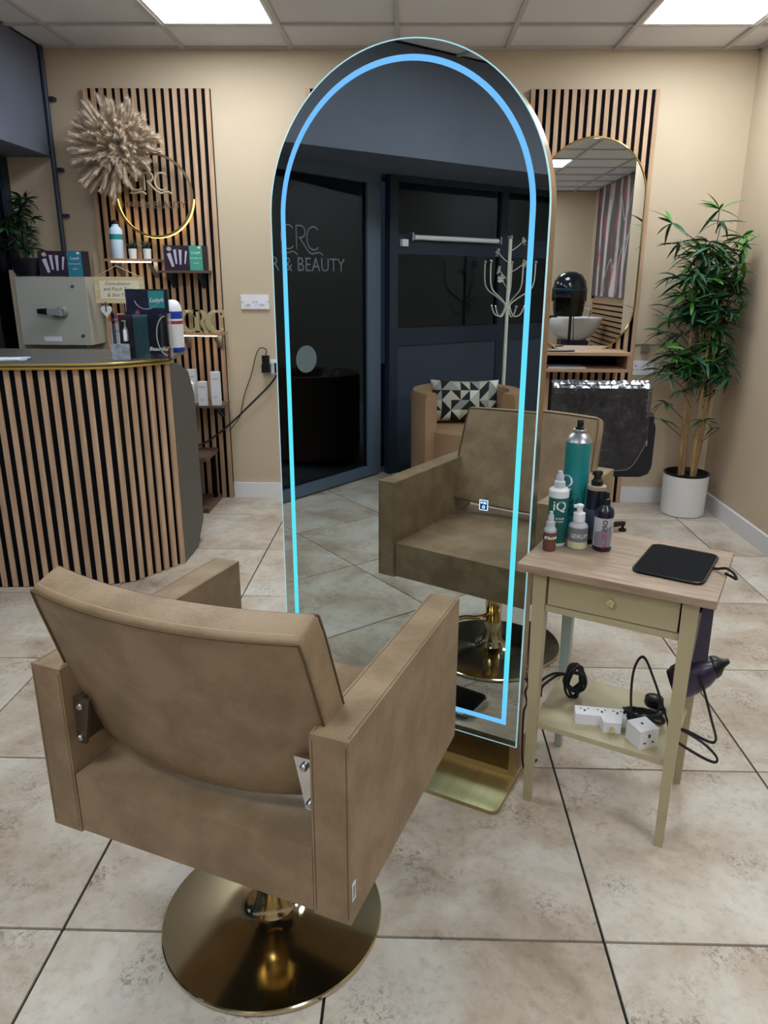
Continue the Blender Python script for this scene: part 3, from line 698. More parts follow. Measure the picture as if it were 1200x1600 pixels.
bl.build('leaf_print', mat('print dark teal', S(10, 60, 66), .35), t)

t = bottle('spray_bottle', 'green spray bottle with white collar marked IQ', .394, 1.862, math.radians(6))
r = .0255
MB().lathe([(0, 0), (r - .002, 0), (r, .003), (r, .010), (0, .010)], None, 40).build('bottle_base', PLASTIC_W, t)
MB().lathe([(r, .010), (r, .134), (0, .134)], None, 40).build('bottle_body', TEALD, t)
MB().lathe([(r + .0006, .134), (r + .0008, .136), (r + .0008, .152), (.021, .157), (.014, .158), (0, .158)], None, 40).build('bottle_collar', PLASTIC_W, t)
MB().lathe([(0, .156), (.0145, .156), (.0145, .174), (.010, .178), (.010, .190), (.0065, .196), (.0065, .202), (0, .203)], None, 24).build('spray_cap', CLEARP, t)
text('lettering', 'iQ', .036, WINK, t, (0, 0, .112), math.radians(-8), extrude=.0002, bold=.0003, wrap=r + .0003)
text('lettering', 'hair & body\nspray care', .008, WINK, t, (0, 0, .075), math.radians(-18), extrude=.0002, wrap=r + .0003)

t = bottle('small_bottle', 'smallest bottle on side table, brown label, clear pump', .368, 1.815)
r = .0165
MB().lathe([(0, 0), (r - .001, 0), (r, .002), (r, .052), (0, .052)], None, 32).build('bottle_label', BROWNP, t)
MB().lathe([(r, .052), (r, .058), (.012, .064), (.011, .070), (0, .070)], None, 32).build('bottle_shoulder', CLEARP, t)
MB().lathe([(0, .068), (.0115, .068), (.0115, .078), (.0075, .082), (.0072, .096), (.005, .099), (.005, .106), (0, .107)], None, 20).build('pump_cap', CLEARP, t)
MB().lathe([(r + .0003, .032), (r + .0003, .042)], None, 32).build('label_band', INK, t)
text('lettering', 'STRONG', .0105, WINK, t, (0, 0, .037), math.radians(8), extrude=.0002, bold=.0004, wrap=r + .0006)

t = bottle('serum_bottle', 'clear pump bottle with grey label reading serum', .446, 1.838)
r = .0255
MB().lathe([(0, 0), (r - .003, 0), (r, .004), (r, .060), (r - .003, .066), (.014, .072), (.0135, .076), (0, .076)], None, 40).build('bottle_body', CLEARP, t)
MB().lathe([(0, .004), (r + .0001, .0045), (r + .0002, .022), (0, .022)], None, 40).build('serum_fill', SERUM, t)
MB().lathe([(r + .0003, .022), (r + .0003, .060)], None, 40).build('label', GREYL, t)
MB().lathe([(0, .074), (.0155, .074), (.0155, .096), (.008, .098), (.0075, .110), (.0095, .111), (.0095, .118), (.004, .121), (0, .121)], None, 24).box(-.016, 0, -.0035, .0035, .111, .118, bev=.001).build('pump_cap', PLASTIC_W, t)
text('lettering', 'SERUM', .0165, WINK, t, (0, 0, .038), math.radians(0), extrude=.0002, wrap=r + .0006, bold=-.0001)

t = bottle('salon_bottle', 'black spray bottle with silver and pink lettered label', .508, 1.825)
r = .0243
MB().lathe([(0, 0), (r - .002, 0), (r, .003), (r, .105), (r - .002, .112), (.013, .121), (.011, .126), (0, .126)], None, 40).build('bottle_body', NAVYB, t)
MB().lathe([(r + .0003, .014), (r + .0003, .092)], None, 40).build('label', SILVER, t)
MB().lathe([(0, .125), (.0125, .125), (.0125, .140), (.009, .142), (.0085, .158), (.006, .160), (0, .160)], None, 20).box(-.012, 0, -.003, .003, .150, .158, bev=.001).build('spray_head', PLASTIC_B, t)
for body, mm, z0 in (('SALON', PINKT, .035), ('PRO', INK, .073)):
    me = text_mesh(body, .0165, extrude=.0002, bold=.0004)
    for v in me.vertices:
        x_, y_, z_ = v.co; a = (-z_ + .004) / r; v.co = ((r + .0007) * math.sin(a), -(r + .0007) * math.cos(a), x_ * .95)
    me.materials.clear(); me.materials.append(mm); inst('lettering', me, t, (0, 0, z0)).rotation_euler = (0, 0, math.radians(-14))
me = text_mesh('LEAVE IN SPRAY', .0065, extrude=.0002)
for v in me.vertices:
    x_, y_, z_ = v.co; a = (-z_ + .004) / r; v.co = ((r + .0007) * math.sin(a), -(r + .0007) * math.cos(a), x_)
me.materials.clear(); me.materials.append(PINKT); inst('lettering', me, t, (0, 0, .055)).rotation_euler = (0, 0, math.radians(32))
w_ = MB(); pts = []
for k in range(13):
    a = -1.25 + k * .16; pts.append((a, .050 + .022 * (k / 12)))
for (a0, z0), (a1, z1) in zip(pts, pts[1:]):
    R_ = r + .0005; w_.quad([(R_ * math.sin(a0), -R_ * math.cos(a0), .015), (R_ * math.sin(a1), -R_ * math.cos(a1), .015), (R_ * math.sin(a1), -R_ * math.cos(a1), z1), (R_ * math.sin(a0), -R_ * math.cos(a0), z0)])
w_.build('label_wedge', mat('label grey wedge', S(132, 132, 144), .35), t)

t = bottle('navy_bottle', 'dark navy spray bottle standing behind the salon bottle', .498, 1.888)
r = .0245
MB().lathe([(0, 0), (r, 0), (r, .148), (0, .148)], None, 40).build('bottle_body', NAVYB, t)
MB().lathe([(0, .148), (r + .0005, .148), (r + .0005, .157), (.016, .159), (0, .159)], None, 40).build('bottle_collar', mat('dull cream collar', S(160, 146, 128), .4), t)
MB().lathe([(0, .157), (.0155, .157), (.0155, .170), (.010, .176), (.009, .196), (.007, .199), (0, .200)], None, 24).box(-.014, .012, -.004, .004, .186, .197, bev=.0015).build('spray_head', PLASTIC_B, t)
MB().lathe([(r + .0004, .012), (r + .0004, .095)], None, 40).build('label', mat('blue grey label', S(70, 84, 108), .4), t)

# heat mat with strap
hx, hy = .672, 1.728
t = thing('heat_mat', 'black square heat mat with rounded corners and a loop', 'mat', (hx, hy, TZ), math.radians(-31))
MB().prism(rrect(-.083, .083, -.117, .107, .024), 0, .005, 'z', bev=.0015).build('pad', mat('black neoprene', S(7, 8, 12), .85, spec=.2, col2=S(11, 12, 17), nscale=120, bump=.3, bscale=400), t)
MB().tube([(x, y, .0045) for x, y in rrect(-.082, .082, -.116, .106, .023)], .0028, n=8, closed=True).build('piping', PLASTIC_B, t)
MB().tube(sp([(.078, .006, .004), (.095, .004, .006), (.104, -.004, .012), (.118, -.010, .016), (.135, -.018, .010), (.143, -.026, .0), (.133, -.022, .002), (.115, -.012, .004)], 4), .0035, n=6).build('hanging_loop', PLASTIC_B, t)

# hair dryer hanging on the table's right side
t = thing('hair_dryer', 'dark purple hair dryer hanging nozzle right at the table side', 'hair dryer', (.742, 1.690, .415), math.radians(-12)); t.scale = (.84, .85, 1.06)
MB().lathe([(0, -.068), (.040, -.068), (.045, -.06), (.048, -.03), (.046, .0), (.040, .03), (.030, .05), (.027, .058), (0, .058)], None, 32, M=Matrix.Rotation(math.radians(62), 4, 'Y')).build('barrel', PURPLE, t)
MB().lathe([(.028, .05), (.030, .056), (.026, .068), (.012, .082), (.006, .100), (0, .100)], None, 24, M=Matrix.Rotation(math.radians(62), 4, 'Y')).build('nozzle', PLASTIC_B, t)
MB().hexa([(-.020, -.017, .02), (.024, -.017, .03), (.024, .017, .03), (-.020, .017, .02)], [(-.008, -.015, .195), (.022, -.015, .195), (.022, .015, .195), (-.008, .015, .195)], bev=.010, seg=3).build('handle', PURPLE, t)
MB().tube([(.008, 0, .19), (.008, 0, .242)], [.012, .009], n=12).build('cord_guard', PLASTIC_B, t)
MB().lathe([(.041, -.069), (.038, -.076), (0, -.076)], None, 32, M=Matrix.Rotation(math.radians(62), 4, 'Y')).build('rear_grille', PLASTIC_B, t)
MB().tube(sp([(.0, -.05, .02), (.02, -.055, -.02), (.05, -.055, -.09), (.075, -.04, -.15), (.06, -.03, -.165), (.0, -.02, -.15), (-.03, -.02, -.145), (.0, -.02, -.155), (.05, -.03, -.175), (.085, -.04, -.20), (.08, -.04, -.215), (.03, -.03, -.205), (-.05, -.02, -.17), (-.07, -.03, -.12), (-.12, -.02, -.02), (-.16, -.02, .04), (-.185, -.03, .0), (-.18, -.04, -.10), (-.15, -.045, -.17)], 6), .0038, n=6).build('cord', CABLE, t)

# things on the lower shelf
c0 = tw(-.075, -.03, SH)
t = thing('coiled_cable', 'black cable bundle coiled at left of the lower table shelf', 'cable', tw(-.115, .03, SH))
pts = []
for k in range(60):
    a = k * .70; pts.append(((.024 + .006 * math.sin(k * .31)) * math.cos(a), .014 * math.sin(k * .9), .052 + (.040 + .010 * math.sin(k * .23)) * math.sin(a + .25 * math.sin(k * .11))))
MB().tube(sp(pts, 3), .0040, n=6).build('coil', CABLE, t)
MB().tube(sp([(-.02, .0, .07), (-.06, -.005, .075), (-.09, -.01, .06), (-.105, -.02, .045), (-.12, -.03, .01)], 5), .0040, n=6).tube(sp([(-.02, .01, .065), (-.05, .0, .066), (-.085, -.01, .045), (-.10, -.02, .03)], 5), .004, n=6).build('loose_lead', CABLE, t)
MB().box(-.115, -.095, -.03, -.01, .015, .045, bev=.004).build('plug', PLASTIC_B, t)
t = thing('socket_adapter', 'white T-shaped multi socket adapter on lower table shelf', 'adapter', tw(-.015, -.055, SH), math.radians(-8))
MB().prism([(-.07, -.022), (-.005, -.022), (.0, -.05), (.045, -.05), (.05, -.022), (.062, -.022), (.062, .02), (-.07, .02)], 0, .030, 'z', bev=.005, seg=3).build('body', PLASTIC_W, t)
m = MB()
for x, y in ((-.045, .0), (.0, .0), (.04, .0)): m.box(x - .003, x + .003, y - .005, y + .002, .0298, .0306).box(x - .012, x - .007, y + .006, y + .009, .0298, .0306).box(x + .007, x + .012, y + .006, y + .009, .0298, .0306)
m.build('pin_slots', INK, t)
MB().box(.018, .024, -.075, -.05, .010, .018).build('pin', BRASS, t)
t = thing('cube_socket', 'white cube-shaped socket adapter on lower table shelf', 'adapter', tw(.098, -.095, SH), math.radians(20))
MB().box(-.028, .028, -.028, .028, 0, .052, bev=.003).build('body', PLASTIC_W, t)
MB().box(-.003, .003, -.0288, -.0275, .030, .040).box(-.015, -.009, -.0288, -.0275, .014, .018).box(.009, .015, -.0288, -.0275, .014, .018).box(-.003, .003, .0, .008, .0516, .0524).build('pin_slots', INK, t)
t = thing('coiled_cable', 'black cable bundle lying behind the white cube socket adapter', 'cable', tw(.085, -.01, SH))
pts = []
for k in range(54):
    a = k * .7; pts.append((.052 * math.cos(a) * (1 - .1 * math.sin(k * .5)), .018 * math.sin(a), .016 + .012 * math.sin(k * 1.3) + .0004 * k))
MB().tube(sp(pts, 3), .0038, n=6).build('coil', CABLE, t)
MB().lathe([(0, 0), (.023, 0), (.026, .006), (.024, .022), (.012, .028), (0, .028)], None, 20, (.04, .045, .03)).build('plug', PLASTIC_B, t)
# white plate on floor behind the table
tag(MB().box(-.035, .035, -.03, .03, 0, .012, bev=.003).build('floor_plug_box', PLASTIC_W, None, (.545, 2.07, 0), math.radians(5)), 'flat white box on the floor behind the cream table', 'box')

# ================================================================== RECEPTION DESK
desk = thing('reception_desk', 'curved reception desk clad in vertical oak slats', 'desk', (0, 0, 0))
ft = [(-2.34, 3.085), (-1.90, 3.105), (-1.62, 3.125), (-1.40, 3.155), (-1.30, 3.195), (-1.13, 3.436)]
core = [(x + .0, y + .02) for x, y in ft[:-1]] + [(-1.150, 3.440), (-1.150, 3.78), (-2.34, 3.78)]
MB().prism(core[:-2] + [(-1.150, 3.54), (-2.34, 3.54)], 0.0, 1.003, 'z').box(-2.34, -1.150, 3.54, 3.78, 0, .80).box(-2.34, -2.30, 3.54, 3.78, .80, 1.010).box(-1.30, -1.26, 3.70, 3.78, .80, 1.010).build('carcass', DESKGREY, desk)
MB().prism([(x, y - .0) for x, y in ft[:-1]] + [(-1.1495, 3.437), (-1.152, 3.44)] + [(x, y + .021) for x, y in ft[:-1][::-1]], 0.0, .999, 'z').build('felt_backing', FELT, desk)
# end panel (side view silhouette in y,z)
MB().prism([(3.436, 0), (3.66, 0), (3.72, .05), (3.80, .12), (3.80, .80), (3.72, .93), (3.56, .99), (3.436, 1.003)], -1.149, -1.130, 'x', bev=.0015, seg=1).build('end_panel', DESKGREY, desk)
# slats following the curved front
import itertools
def along(pl, s):
    for (x0, y0), (x1, y1) in zip(pl, pl[1:]):
        L = math.hypot(x1 - x0, y1 - y0)
        if s <= L: return (x0 + (x1 - x0) * s / L, y0 + (y1 - y0) * s / L, math.atan2(y1 - y0, x1 - x0))
        s -= L
    return None
tot = sum(math.hypot(b[0] - a[0], b[1] - a[1]) for a, b in zip(ft, ft[1:]))
sl = MB().box(-.0122, .0122, -.004, .008, 0.0, .998, bev=.0015, seg=1).mesh('slat', OAK)
s = tot - .015
while s > .02:
    x, y, a = along(ft, s); o = inst('slat', sl, desk, (x, y, .004)); o.rotation_euler = (0, 0, a); s -= .0480
tp = [(-2.34, 3.06), (-1.90, 3.08), (-1.62, 3.105), (-1.40, 3.14), (-1.27, 3.20), (-1.125, 3.39), (-1.12, 3.45), (-1.16, 3.78), (-2.34, 3.78)]
MB().prism(tp, 1.012, 1.030, 'z', bev=.001, seg=1).build('counter_top', mat('grey laminate worktop', S(96, 94, 90), .35, col2=S(84, 82, 78), nscale=20), desk)
edge = [(x, y) for x, y in tp[:7]]
MB().tube(sp([(x, y - .001, 1.0245) for x, y in edge], 4), .0052, n=6).tube(sp([(x, y - .001, 1.0085) for x, y in edge], 4), .0052, n=6).build('brass_edge', mat('gold edge trim', S(206, 176, 98), .3, metal=.6), desk)
t = thing('paper_leaflets', 'blue and white leaflets lying flat on reception desk', 'papers', (-1.80, 3.26, 1.031), .3)
MB().box(-.11, .09, -.06, .06, 0, .0015).build('leaflet', PAPER, t)
MB().box(-.07, .10, -.05, .05, .0018, .003, M=Matrix.Rotation(.3, 4, 'Z')).build('leaflet', mat('printed leaflet', S(190, 205, 230), .6, col2=S(70, 110, 180), nscale=14, ramp=(.5, .6)), t)
MB().box(-.08, .07, -.05, .05, .0032, .0045, M=Matrix.Rotation(-.2, 4, 'Z')).build('leaflet', PAPER, t)

# acrylic holder with brochure poster
t = thing('brochure_holder', 'clear acrylic holder with dark botanical Beautiful poster on desk', 'display stand', (-1.195, 3.33, 1.031))
a0, a1 = -.085, .135
MB().box(-.085, .115, .030, .034, 0, .305).box(-.13, .115, -.035, -.032, 0, .20, bev=.0005, seg=1).box(-.13, .115, -.035, .036, 0, .003).box(-.13, -.127, -.035, .034, 0, .20).box(.112, .115, -.035, .034, 0, .20).build('acrylic_shell', ACRYLIC, t)
ps = MB()
ps.box(-.080, .110, .026, .029, .004, .302, NAVYP)
ps.box(.022, .092, .0250, .0262, .222, .296, TEALP)
ps.prism([(.03 + .043 * math.cos(k * PI / 16), .150 + .043 * math.sin(k * PI / 16)) for k in range(32)], .0250, .0262, 'y', mat('print copper bowl', S(150, 100, 78), .5))
ps.prism([(.03 + .033 * math.cos(k * PI / 16), .150 + .033 * math.sin(k * PI / 16)) for k in range(32)], .0243, .0250, 'y', mat('print bowl fill', S(40, 36, 62), .5, col2=S(90, 80, 130), nscale=60))
ps.tube([(.010 + .052 * math.cos(k * PI / 16), .026, .262 + .045 * math.sin(k * PI / 16)) for k in range(17, 34)], .0013, LILAC, 5)
ps.prism([(-.042, .205), (-.028, .215), (-.022, .200), (-.028, .185), (-.042, .180)], .0250, .0262, 'y', MAGENTA)
ps.box(-.02, -.012, .0250, .0262, .115, .145, WINK).box(-.036, -.028, .0250, .0262, .112, .142, WINK)
for k in range(26):
    x, z = random.uniform(-.072, -.045), random.uniform(.10, .165); ps.box(x, x + .003, .0250, .0262, z, z + .003, mat('print pale green', S(150, 180, 120), .5) if k == 0 else ps.mats[-1])
ps.build('poster', None, t)
text('lettering', 'Luxyh', .026, WINK, t, (.057, .0240, .256), 0, extrude=.0003, shear=.3)
text('lettering', 'Beautiful', .024, WINK, t, (.070, -.0362, .048), 0, extrude=.0003, shear=.3)
br = MB(); br.box(-.105, -.045, -.020, -.010, .004, .195, DARKP).box(-.040, .025, -.022, -.010, .004, .195, mat('brochure dull teal', S(66, 112, 124), .5)).box(.028, .110, -.020, -.010, .004, .195, NAVYP)
br.lathe([(0, .08), (.010, .08), (.012, .085), (.012, .125), (.006, .14), (.003, .15), (.003, .168), (0, .168)], WINK, 10, (-.075, -.026, 0)).box(-.088, -.07, -.029, -.024, .165, .171, WINK)
br.box(.088, .108, -.0215, -.0205, .01, .06, mat('print rust', S(150, 70, 60), .5))
br.build('brochures', None, t)
MB().box(-.135, -.055, -.055, -.042, .0, .07, bev=.001).build('card_pocket', mat('print card grey', S(168, 176, 190), .5, col2=S(120, 128, 140), nscale=40), t)
MB().tube([(.112 + .045 * math.cos(a), -.037, .105 + .085 * math.sin(a)) for k, a in enumerate([math.radians(q) for q in range(95, 266, 10)])], .003, n=6).build('ring_detail', mat('print grey ring', S(150, 160, 168), .5), t)

t = thing('blue_white_tub', 'large white and blue cleaning tub behind the poster', 'tub', (-1.178, 3.69, 1.031))
MB().lathe([(0, 0), (.046, 0), (.048, .003), (.048, .022), (0, .022)], None, 32).build('tub_base', BLUE, t)
MB().lathe([(.0475, .022), (.0475, .160), (0, .160)], None, 32).build('tub_body', PLASTIC_W, t)
MB().lathe([(.0478, .160), (.0478, .195), (0, .195)], None, 32).build('tub_band', BLUE, t)
MB().lathe([(.047, .195), (.044, .215), (.034, .238), (.02, .248), (0, .25)], None, 32).build('tub_lid', PLASTIC_W, t)
MB().lathe([(.048, .135), (.0482, .15)], None, 32).build('red_stripe', mat('print red', S(170, 40, 60), .5), t)
t = thing('orange_bottle', 'white bottle with orange cap behind the poster', 'bottle', (-1.385, 3.52, 1.031))
MB().lathe([(0, 0), (.034, 0), (.034, .155), (0, .155)], None, 28).build('bottle_body', PLASTIC_W, t)
MB().lathe([(.0345, .155), (.0345, .183), (.03, .188), (0, .188)], None, 28).build('cap', ORANGE, t)
MB().lathe([(.0343, .105), (.0343, .14)], None, 28).build('label', mat('print label', S(230, 220, 214), .5, col2=S(170, 50, 50), nscale=30, ramp=(.55, .62)), t)

# hanging plaque and heart
t = thing('hanging_plaque', 'pale wooden plaque with handwriting hung on a string', 'sign', (-1.70, 4.40, 1.312))
MB().box(-.145, .145, -.005, .005, -.074, .074, bev=.002).build('board', PINE, t)
MB().box(-.115, .115, -.0062, -.005, -.050, .052).build('paper_insert', mat('cream paper', S(232, 222, 200), .7), t)
for k, (b_, z_) in enumerate((('Consultation', .036), ('and Patch Test', .005), ('& Skin Test', -.028))):
    text('handwriting', b_, .028, INK, t, (-.01, -.0068, z_), 0, extrude=.0002, shear=.25, bold=-.0002)
MB().tube([(-.135, -.004, .07), (-.01, -.004, .135), (.125, -.004, .075)], .0022, n=6).build('string', STRING, t)
t = thing('heart_ornament', 'small white wooden heart hanging under the plaque', 'ornament', (-1.785, 4.385, 1.195))
hp = []
for k in range(40):
    a = 2 * PI * k / 40; hp.append((.0021 * 16 * math.sin(a) ** 3 * .95, .0024 * (13 * math.cos(a) - 5 * math.cos(2 * a) - 2 * math.cos(3 * a) - math.cos(4 * a))))
MB().prism(hp, -.004, .004, 'y', bev=.001, seg=1).build('heart', CERAMIC, t)
MB().box(-.004, .004, -.0055, -.002, -.005, .05).build('ribbon', mat('grey green ribbon', S(96, 96, 78), .8), t)

# ================================================================== SHELVES ON LEFT PANEL
def shelf(label, x0, x1, z, d=.15, led=None, m=OAKH, th=.014, name='wall_shelf'):
    t = thing(name, label, 'shelf', ((x0 + x1) / 2, 4.59, z), 0)
    hw = (x1 - x0) / 2
    MB().box(-hw, hw, -d, 0, -th, 0, bev=.001, seg=1).build('board', m, t)
    for s_ in (-1, 1):
        x = s_ * (hw - .05)
        MB().box(x - .012, x + .012, -.006, 0, -.10, -th).hexa([(x - .010, -.012, -.10), (x + .010, -.012, -.10), (x + .010, -.004, -.095), (x - .010, -.004, -.095)], [(x - .010, -d + .02, -th - .004), (x + .010, -d + .02, -th - .004), (x + .010, -d + .03, -th), (x - .010, -d + .03, -th)]).build('bracket', STEEL if led else FRAMED, t)
    if led:
        MB().box(-hw + .03, hw - .04, -d + .02, -d + .04, -th - .006, -th - .001, bev=.001).build('light_strip', LEDN, t)
    return t
shelf('lit oak wall shelf holding a blue bottle and two succulents', -1.790, -1.490, 1.487, led=True)
shelf('oak wall shelf holding the green gift box', -1.485, -1.205, 1.424, d=.14, m=DARKWOOD)
shelf('lit oak wall shelf carrying the gold CRC letters', -1.420, -1.130, 1.068, led=True, d=.15)
shelf('walnut wall shelf carrying white product boxes', -1.50, -1.140, .640, d=.19, m=DARKWOOD)
t = thing('corner_stand', 'low walnut and black stand at the foot of slat panel', 'stand', (-1.36, 4.40, 0))
MB().box(-.14, .13, -.12, .16, .318, .345, bev=.001, seg=1).build('top_board', DARKWOOD, t)
MB().box(-.14, .13, -.14, .18, .0, .03, bev=.001, seg=1).build('base_board', DARKWOOD, t)
MB().box(.035, .075, -.10, -.06, .03, .318, bev=.001).build('post', FRAMED, t)
MB().box(.10, .12, .10, .13, .03, .318).build('post', FELT, t)
MB().lathe([(0, 0), (.008, 0), (.008, .006), (0, .008)], None, 12, M=Matrix.Translation((.05, -.10, .18)) @ Matrix.Rotation(PI / 2, 4, 'X')).build('knob', PLASTIC_W, t)
t = thing('extension_block', 'black extension block with lead on the low walnut stand', 'adapter', (-1.40, 4.36, .346))
MB().box(-.06, .07, -.03, .03, 0, .035, bev=.006).build('body', PLASTIC_B, t)

SZ = 1.4875
t = thing('flask_bottle', 'pale blue bottle with black cap on the lit shelf', 'bottle', (-1.730, 4.50, SZ))
MB().lathe([(0, 0), (.034, 0), (.037, .005), (.037, .155), (.033, .166), (.020, .178), (.018, .190), (0, .190)], None, 32).build('bottle_body', mat('pale blue enamel', S(196, 214, 232), .3), t)
MB().lathe([(0, .19), (.0185, .19), (.0185, .204), (.010, .212), (0, .213)], None, 20).build('cap', PLASTIC_B, t)
MB().lathe([(.0374, .105), (.0374, .135)], None, 32).build('label', TEALP, t)
leafS = MB().hexa([(-.004, -.001, 0), (.004, -.001, 0), (.004, .001, 0), (-.004, .001, 0)], [(-.0004, -.0004, .055), (.0004, -.0004, .055), (.0004, .0004, .055), (-.0004, .0004, .055)]).mesh('leaf', LEAF3)
for x, nm in ((-1.641, 'left of the two potted succulents, on the lit shelf'), (-1.556, 'right of the two potted succulents, on the lit shelf')):
    t = thing('potted_succulent', 'small white pot, ' + nm, 'plant', (x, 4.50, SZ), 0, 'succulents on the lit shelf')
    MB().lathe([(0, 0), (.021, 0), (.024, .055), (.022, .056), (.021, .048), (0, .048)], None, 24).build('pot', CERAMIC, t)
    for k in range(13):
        a = k * 2.4; tl = .25 + .5 * (k / 13); M = Matrix.Translation((0, 0, .048)) @ Matrix.Rotation(a, 4, 'Z') @ Matrix.Rotation(tl, 4, 'Y') @ Matrix.Diagonal((1.9, 1.9, .8 + .4 * random.random(), 1))
        inst('leaf', leafS, t, M=M)

def gift_box(label, loc, w_, h_, d_, side, rz=0):
    t = thing('gift_box', label, 'box', loc, rz, 'hair care gift boxes')
    MB().box(-w_ / 2, w_ / 2, 0, d_, 0, h_, bev=.001, seg=1).build('carton', mat('carton dark', S(44, 36, 48), .5), t)
    p = MB(); a = -w_ / 2; y = -.0006
    p.box(a + .002, a + w_ * .64, y, 0, .002, h_ - .002, DARKP)
    p.box(a + w_ * .64, a + w_ * .96, y - .0002, 0, .001, h_ - .001, side)
    for (cxx, czz, ww, hh, an) in ((.17, .42, .10, .56, .28), (.29, .55, .07, .58, .08), (.41, .53, .07, .60, -.03), (.54, .52, .05, .52, -.16)):
        M = Matrix.Translation((a + cxx * w_, y - .0008, czz * h_)) @ Matrix.Rotation(-an, 4, 'Y')
        W_, H_ = ww * w_ / 2, hh * h_ / 2
        p.prism([(-W_ * .6, -H_), (W_ * .6, -H_), (W_, H_), (-W_, H_)], 0, .0006, 'y', LILAC, M=M)
    p.box(a + w_ * .86, a + w_ * .92, y - .0008, y, h_ * .88, h_ * .96, WINK)
    p.prism([(a + w_ * .14 + .014 * math.cos(k * PI / 8), h_ * .86 + .012 * math.sin(k * PI / 8)) for k in range(16)], y - .0004, y, 'y', mat('print sand', S(190, 180, 170), .5))
    p.build('front_print', None, t)
    text('lettering', 'Luxyh', .022, WINK, t, (a + w_ * .80, y - .0006, h_ * .72), 0, extrude=.0002, shear=.3)
    text('lettering', 'Hair Repair Kit', .011, WINK, t, (a + w_ * .80, y - .0006, h_ * .50), 0, extrude=.0002)
    text('lettering', 'Gift Set', .010, WINK, t, (a + w_ * .80, y - .0006, h_ * .30), 0, extrude=.0002)
gift_box('hair care gift box with green panel on the oak shelf', (-1.335, 4.48, 1.4245), .235, .138, .09, GREENP)
gift_box('hair care gift box with blue panel on grey isolator cabinet', (-2.035, 4.42, 1.386), .265, .140, .08, BLUEP)

# gold serif letters CRC
def serif_C(mb, x0, z0, h, d):
    cx_, cz_ = x0 + h * .46, z0 + h / 2
    A = [math.radians(t_) for t_ in range(42, 319, 8)]
    pts = [(cx_ + h * .46 * math.cos(a), cz_ + h * .5 * math.sin(a)) for a in A] + [(cx_ + h * (.06) + h * .27 * math.cos(a), cz_ + h * .40 * math.sin(a)) for a in A[::-1]]
    n = len(A)
    for i in range(n - 1):
        q = [pts[i], pts[i + 1], pts[2 * n - 2 - i], pts[2 * n - 1 - i]]
        mb.prism(q, -d / 2, d / 2, 'y')
    bmesh.ops.remove_doubles(mb.b, verts=mb.b.verts[:], dist=1e-5)
    mb.box(cx_ + h * .24, cx_ + h * .36, -d / 2, d / 2, cz_ + h * .18, cz_ + h * .5)
for i, (kind, x) in enumerate((('C', -1.398), ('R', -1.312), ('C', -1.232))):
    t = thing('shelf_letter', ['gold serif letter C, first of the shelf letters', 'gold serif letter R between the two letter Cs', 'gold serif letter C, last of the shelf letters'][i], 'letter', (x, 4.495 - (.012 if i == 2 else 0), 1.0685), 0, 'gold CRC letters on the shelf')
    mb = MB(); h, d = .132, .028
    if kind == 'C': serif_C(mb, 0, 0, h, d)
    else:
        mb.box(.012, .040, -d / 2, d / 2, 0, h).box(.0, .052, -d / 2, d / 2, 0, .010).box(.0, .05, -d / 2, d / 2, h - .010, h)
        A = [PI / 2 - k * PI / 10 for k in range(11)]
        o_ = [(.045 + .036 * math.cos(a), .096 + .036 * math.sin(a)) for a in A]; i_ = [(.045 + .013 * math.cos(a), .096 + .026 * math.sin(a)) for a in A]
        for k in range(10): mb.prism([o_[k], o_[k + 1], i_[k + 1], i_[k]], -d / 2, d / 2, 'y')
        mb.prism([(.040, .062), (.064, .066), (.092, .010), (.092, 0), (.070, 0)], -d / 2, d / 2, 'y')
    mb.build('letter_body', GOLDP, t)

# white product boxes on walnut shelf
for lab, x, y, ww, hh in (('tall white product carton, rightmost on the walnut shelf', -1.186, 4.44, .050, .200), ('short white product carton in middle of walnut shelf', -1.262, 4.42, .048, .143), ('tall white product carton at left back of walnut shelf', -1.348, 4.51, .050, .205)):
    t = thing('product_carton', lab, 'box', (x, y, .6405), 0, 'white product cartons')
    MB().box(-ww / 2, ww / 2, -.02, .025, 0, hh, bev=.001, seg=1).build('carton', PLASTIC_W, t)
    text('lettering', 'Luxyh', .016, GREYINK, t, (0, -.0206, hh * .8), 0, extrude=.0002, shear=.3)
    text('lettering', 'hair oil\n100 ml', .008, GREYINK, t, (0, -.0206, hh * .25), 0, extrude=.0002)
t = thing('product_tube', 'white tube with green foot at front of walnut shelf', 'tube', (-1.332, 4.43, .6405))
MB().lathe([(0, .01), (.02, .01), (.02, .06), (.018, .13), (.002, .148), (0, .148)], None, 20).build('tube_body', PLASTIC_W, t)
MB().lathe([(0, 0), (.017, 0), (.017, .012), (0, .012)], None, 20).build('cap', TEALD, t)

# ================================================================== RING SIGN + LETTERING
RX, RZ, RR = -1.500, 1.835, .228
t = thing('ring_sign', 'round backlit wall sign reading CRC Hair & Beauty', 'sign', (RX, 4.535, RZ))
MB().lathe([(RR - .012, -.006), (RR, -.006), (RR, .006), (RR - .012, .006), (RR - .012, -.006)], None, 72, M=Matrix.Rotation(PI / 2, 4, 'X')).build('ring', BRONZE, t)
MB().lathe([(0, -.003), (RR + .012, -.003), (RR + .012, .0), (0, .0)], None, 72, M=Matrix.Translation((0, .012, 0)) @ Matrix.Rotation(PI / 2, 4, 'X')).build('clear_disc', FROST, t)
MB().tube([(RR * .985 * math.cos(a), .026, RR * .985 * math.sin(a)) for a in [math.radians(q) for q in range(184, 357, 4)]], .006, n=8).build('light_strip', LEDW, t)
lb = MB(); logo(lb, .0, .075, .092, .0055, 0); lb.build('monogram', mat('champagne sign metal', S(196, 184, 152), .35, metal=.25), t).location = (-.012, -.012, 0)
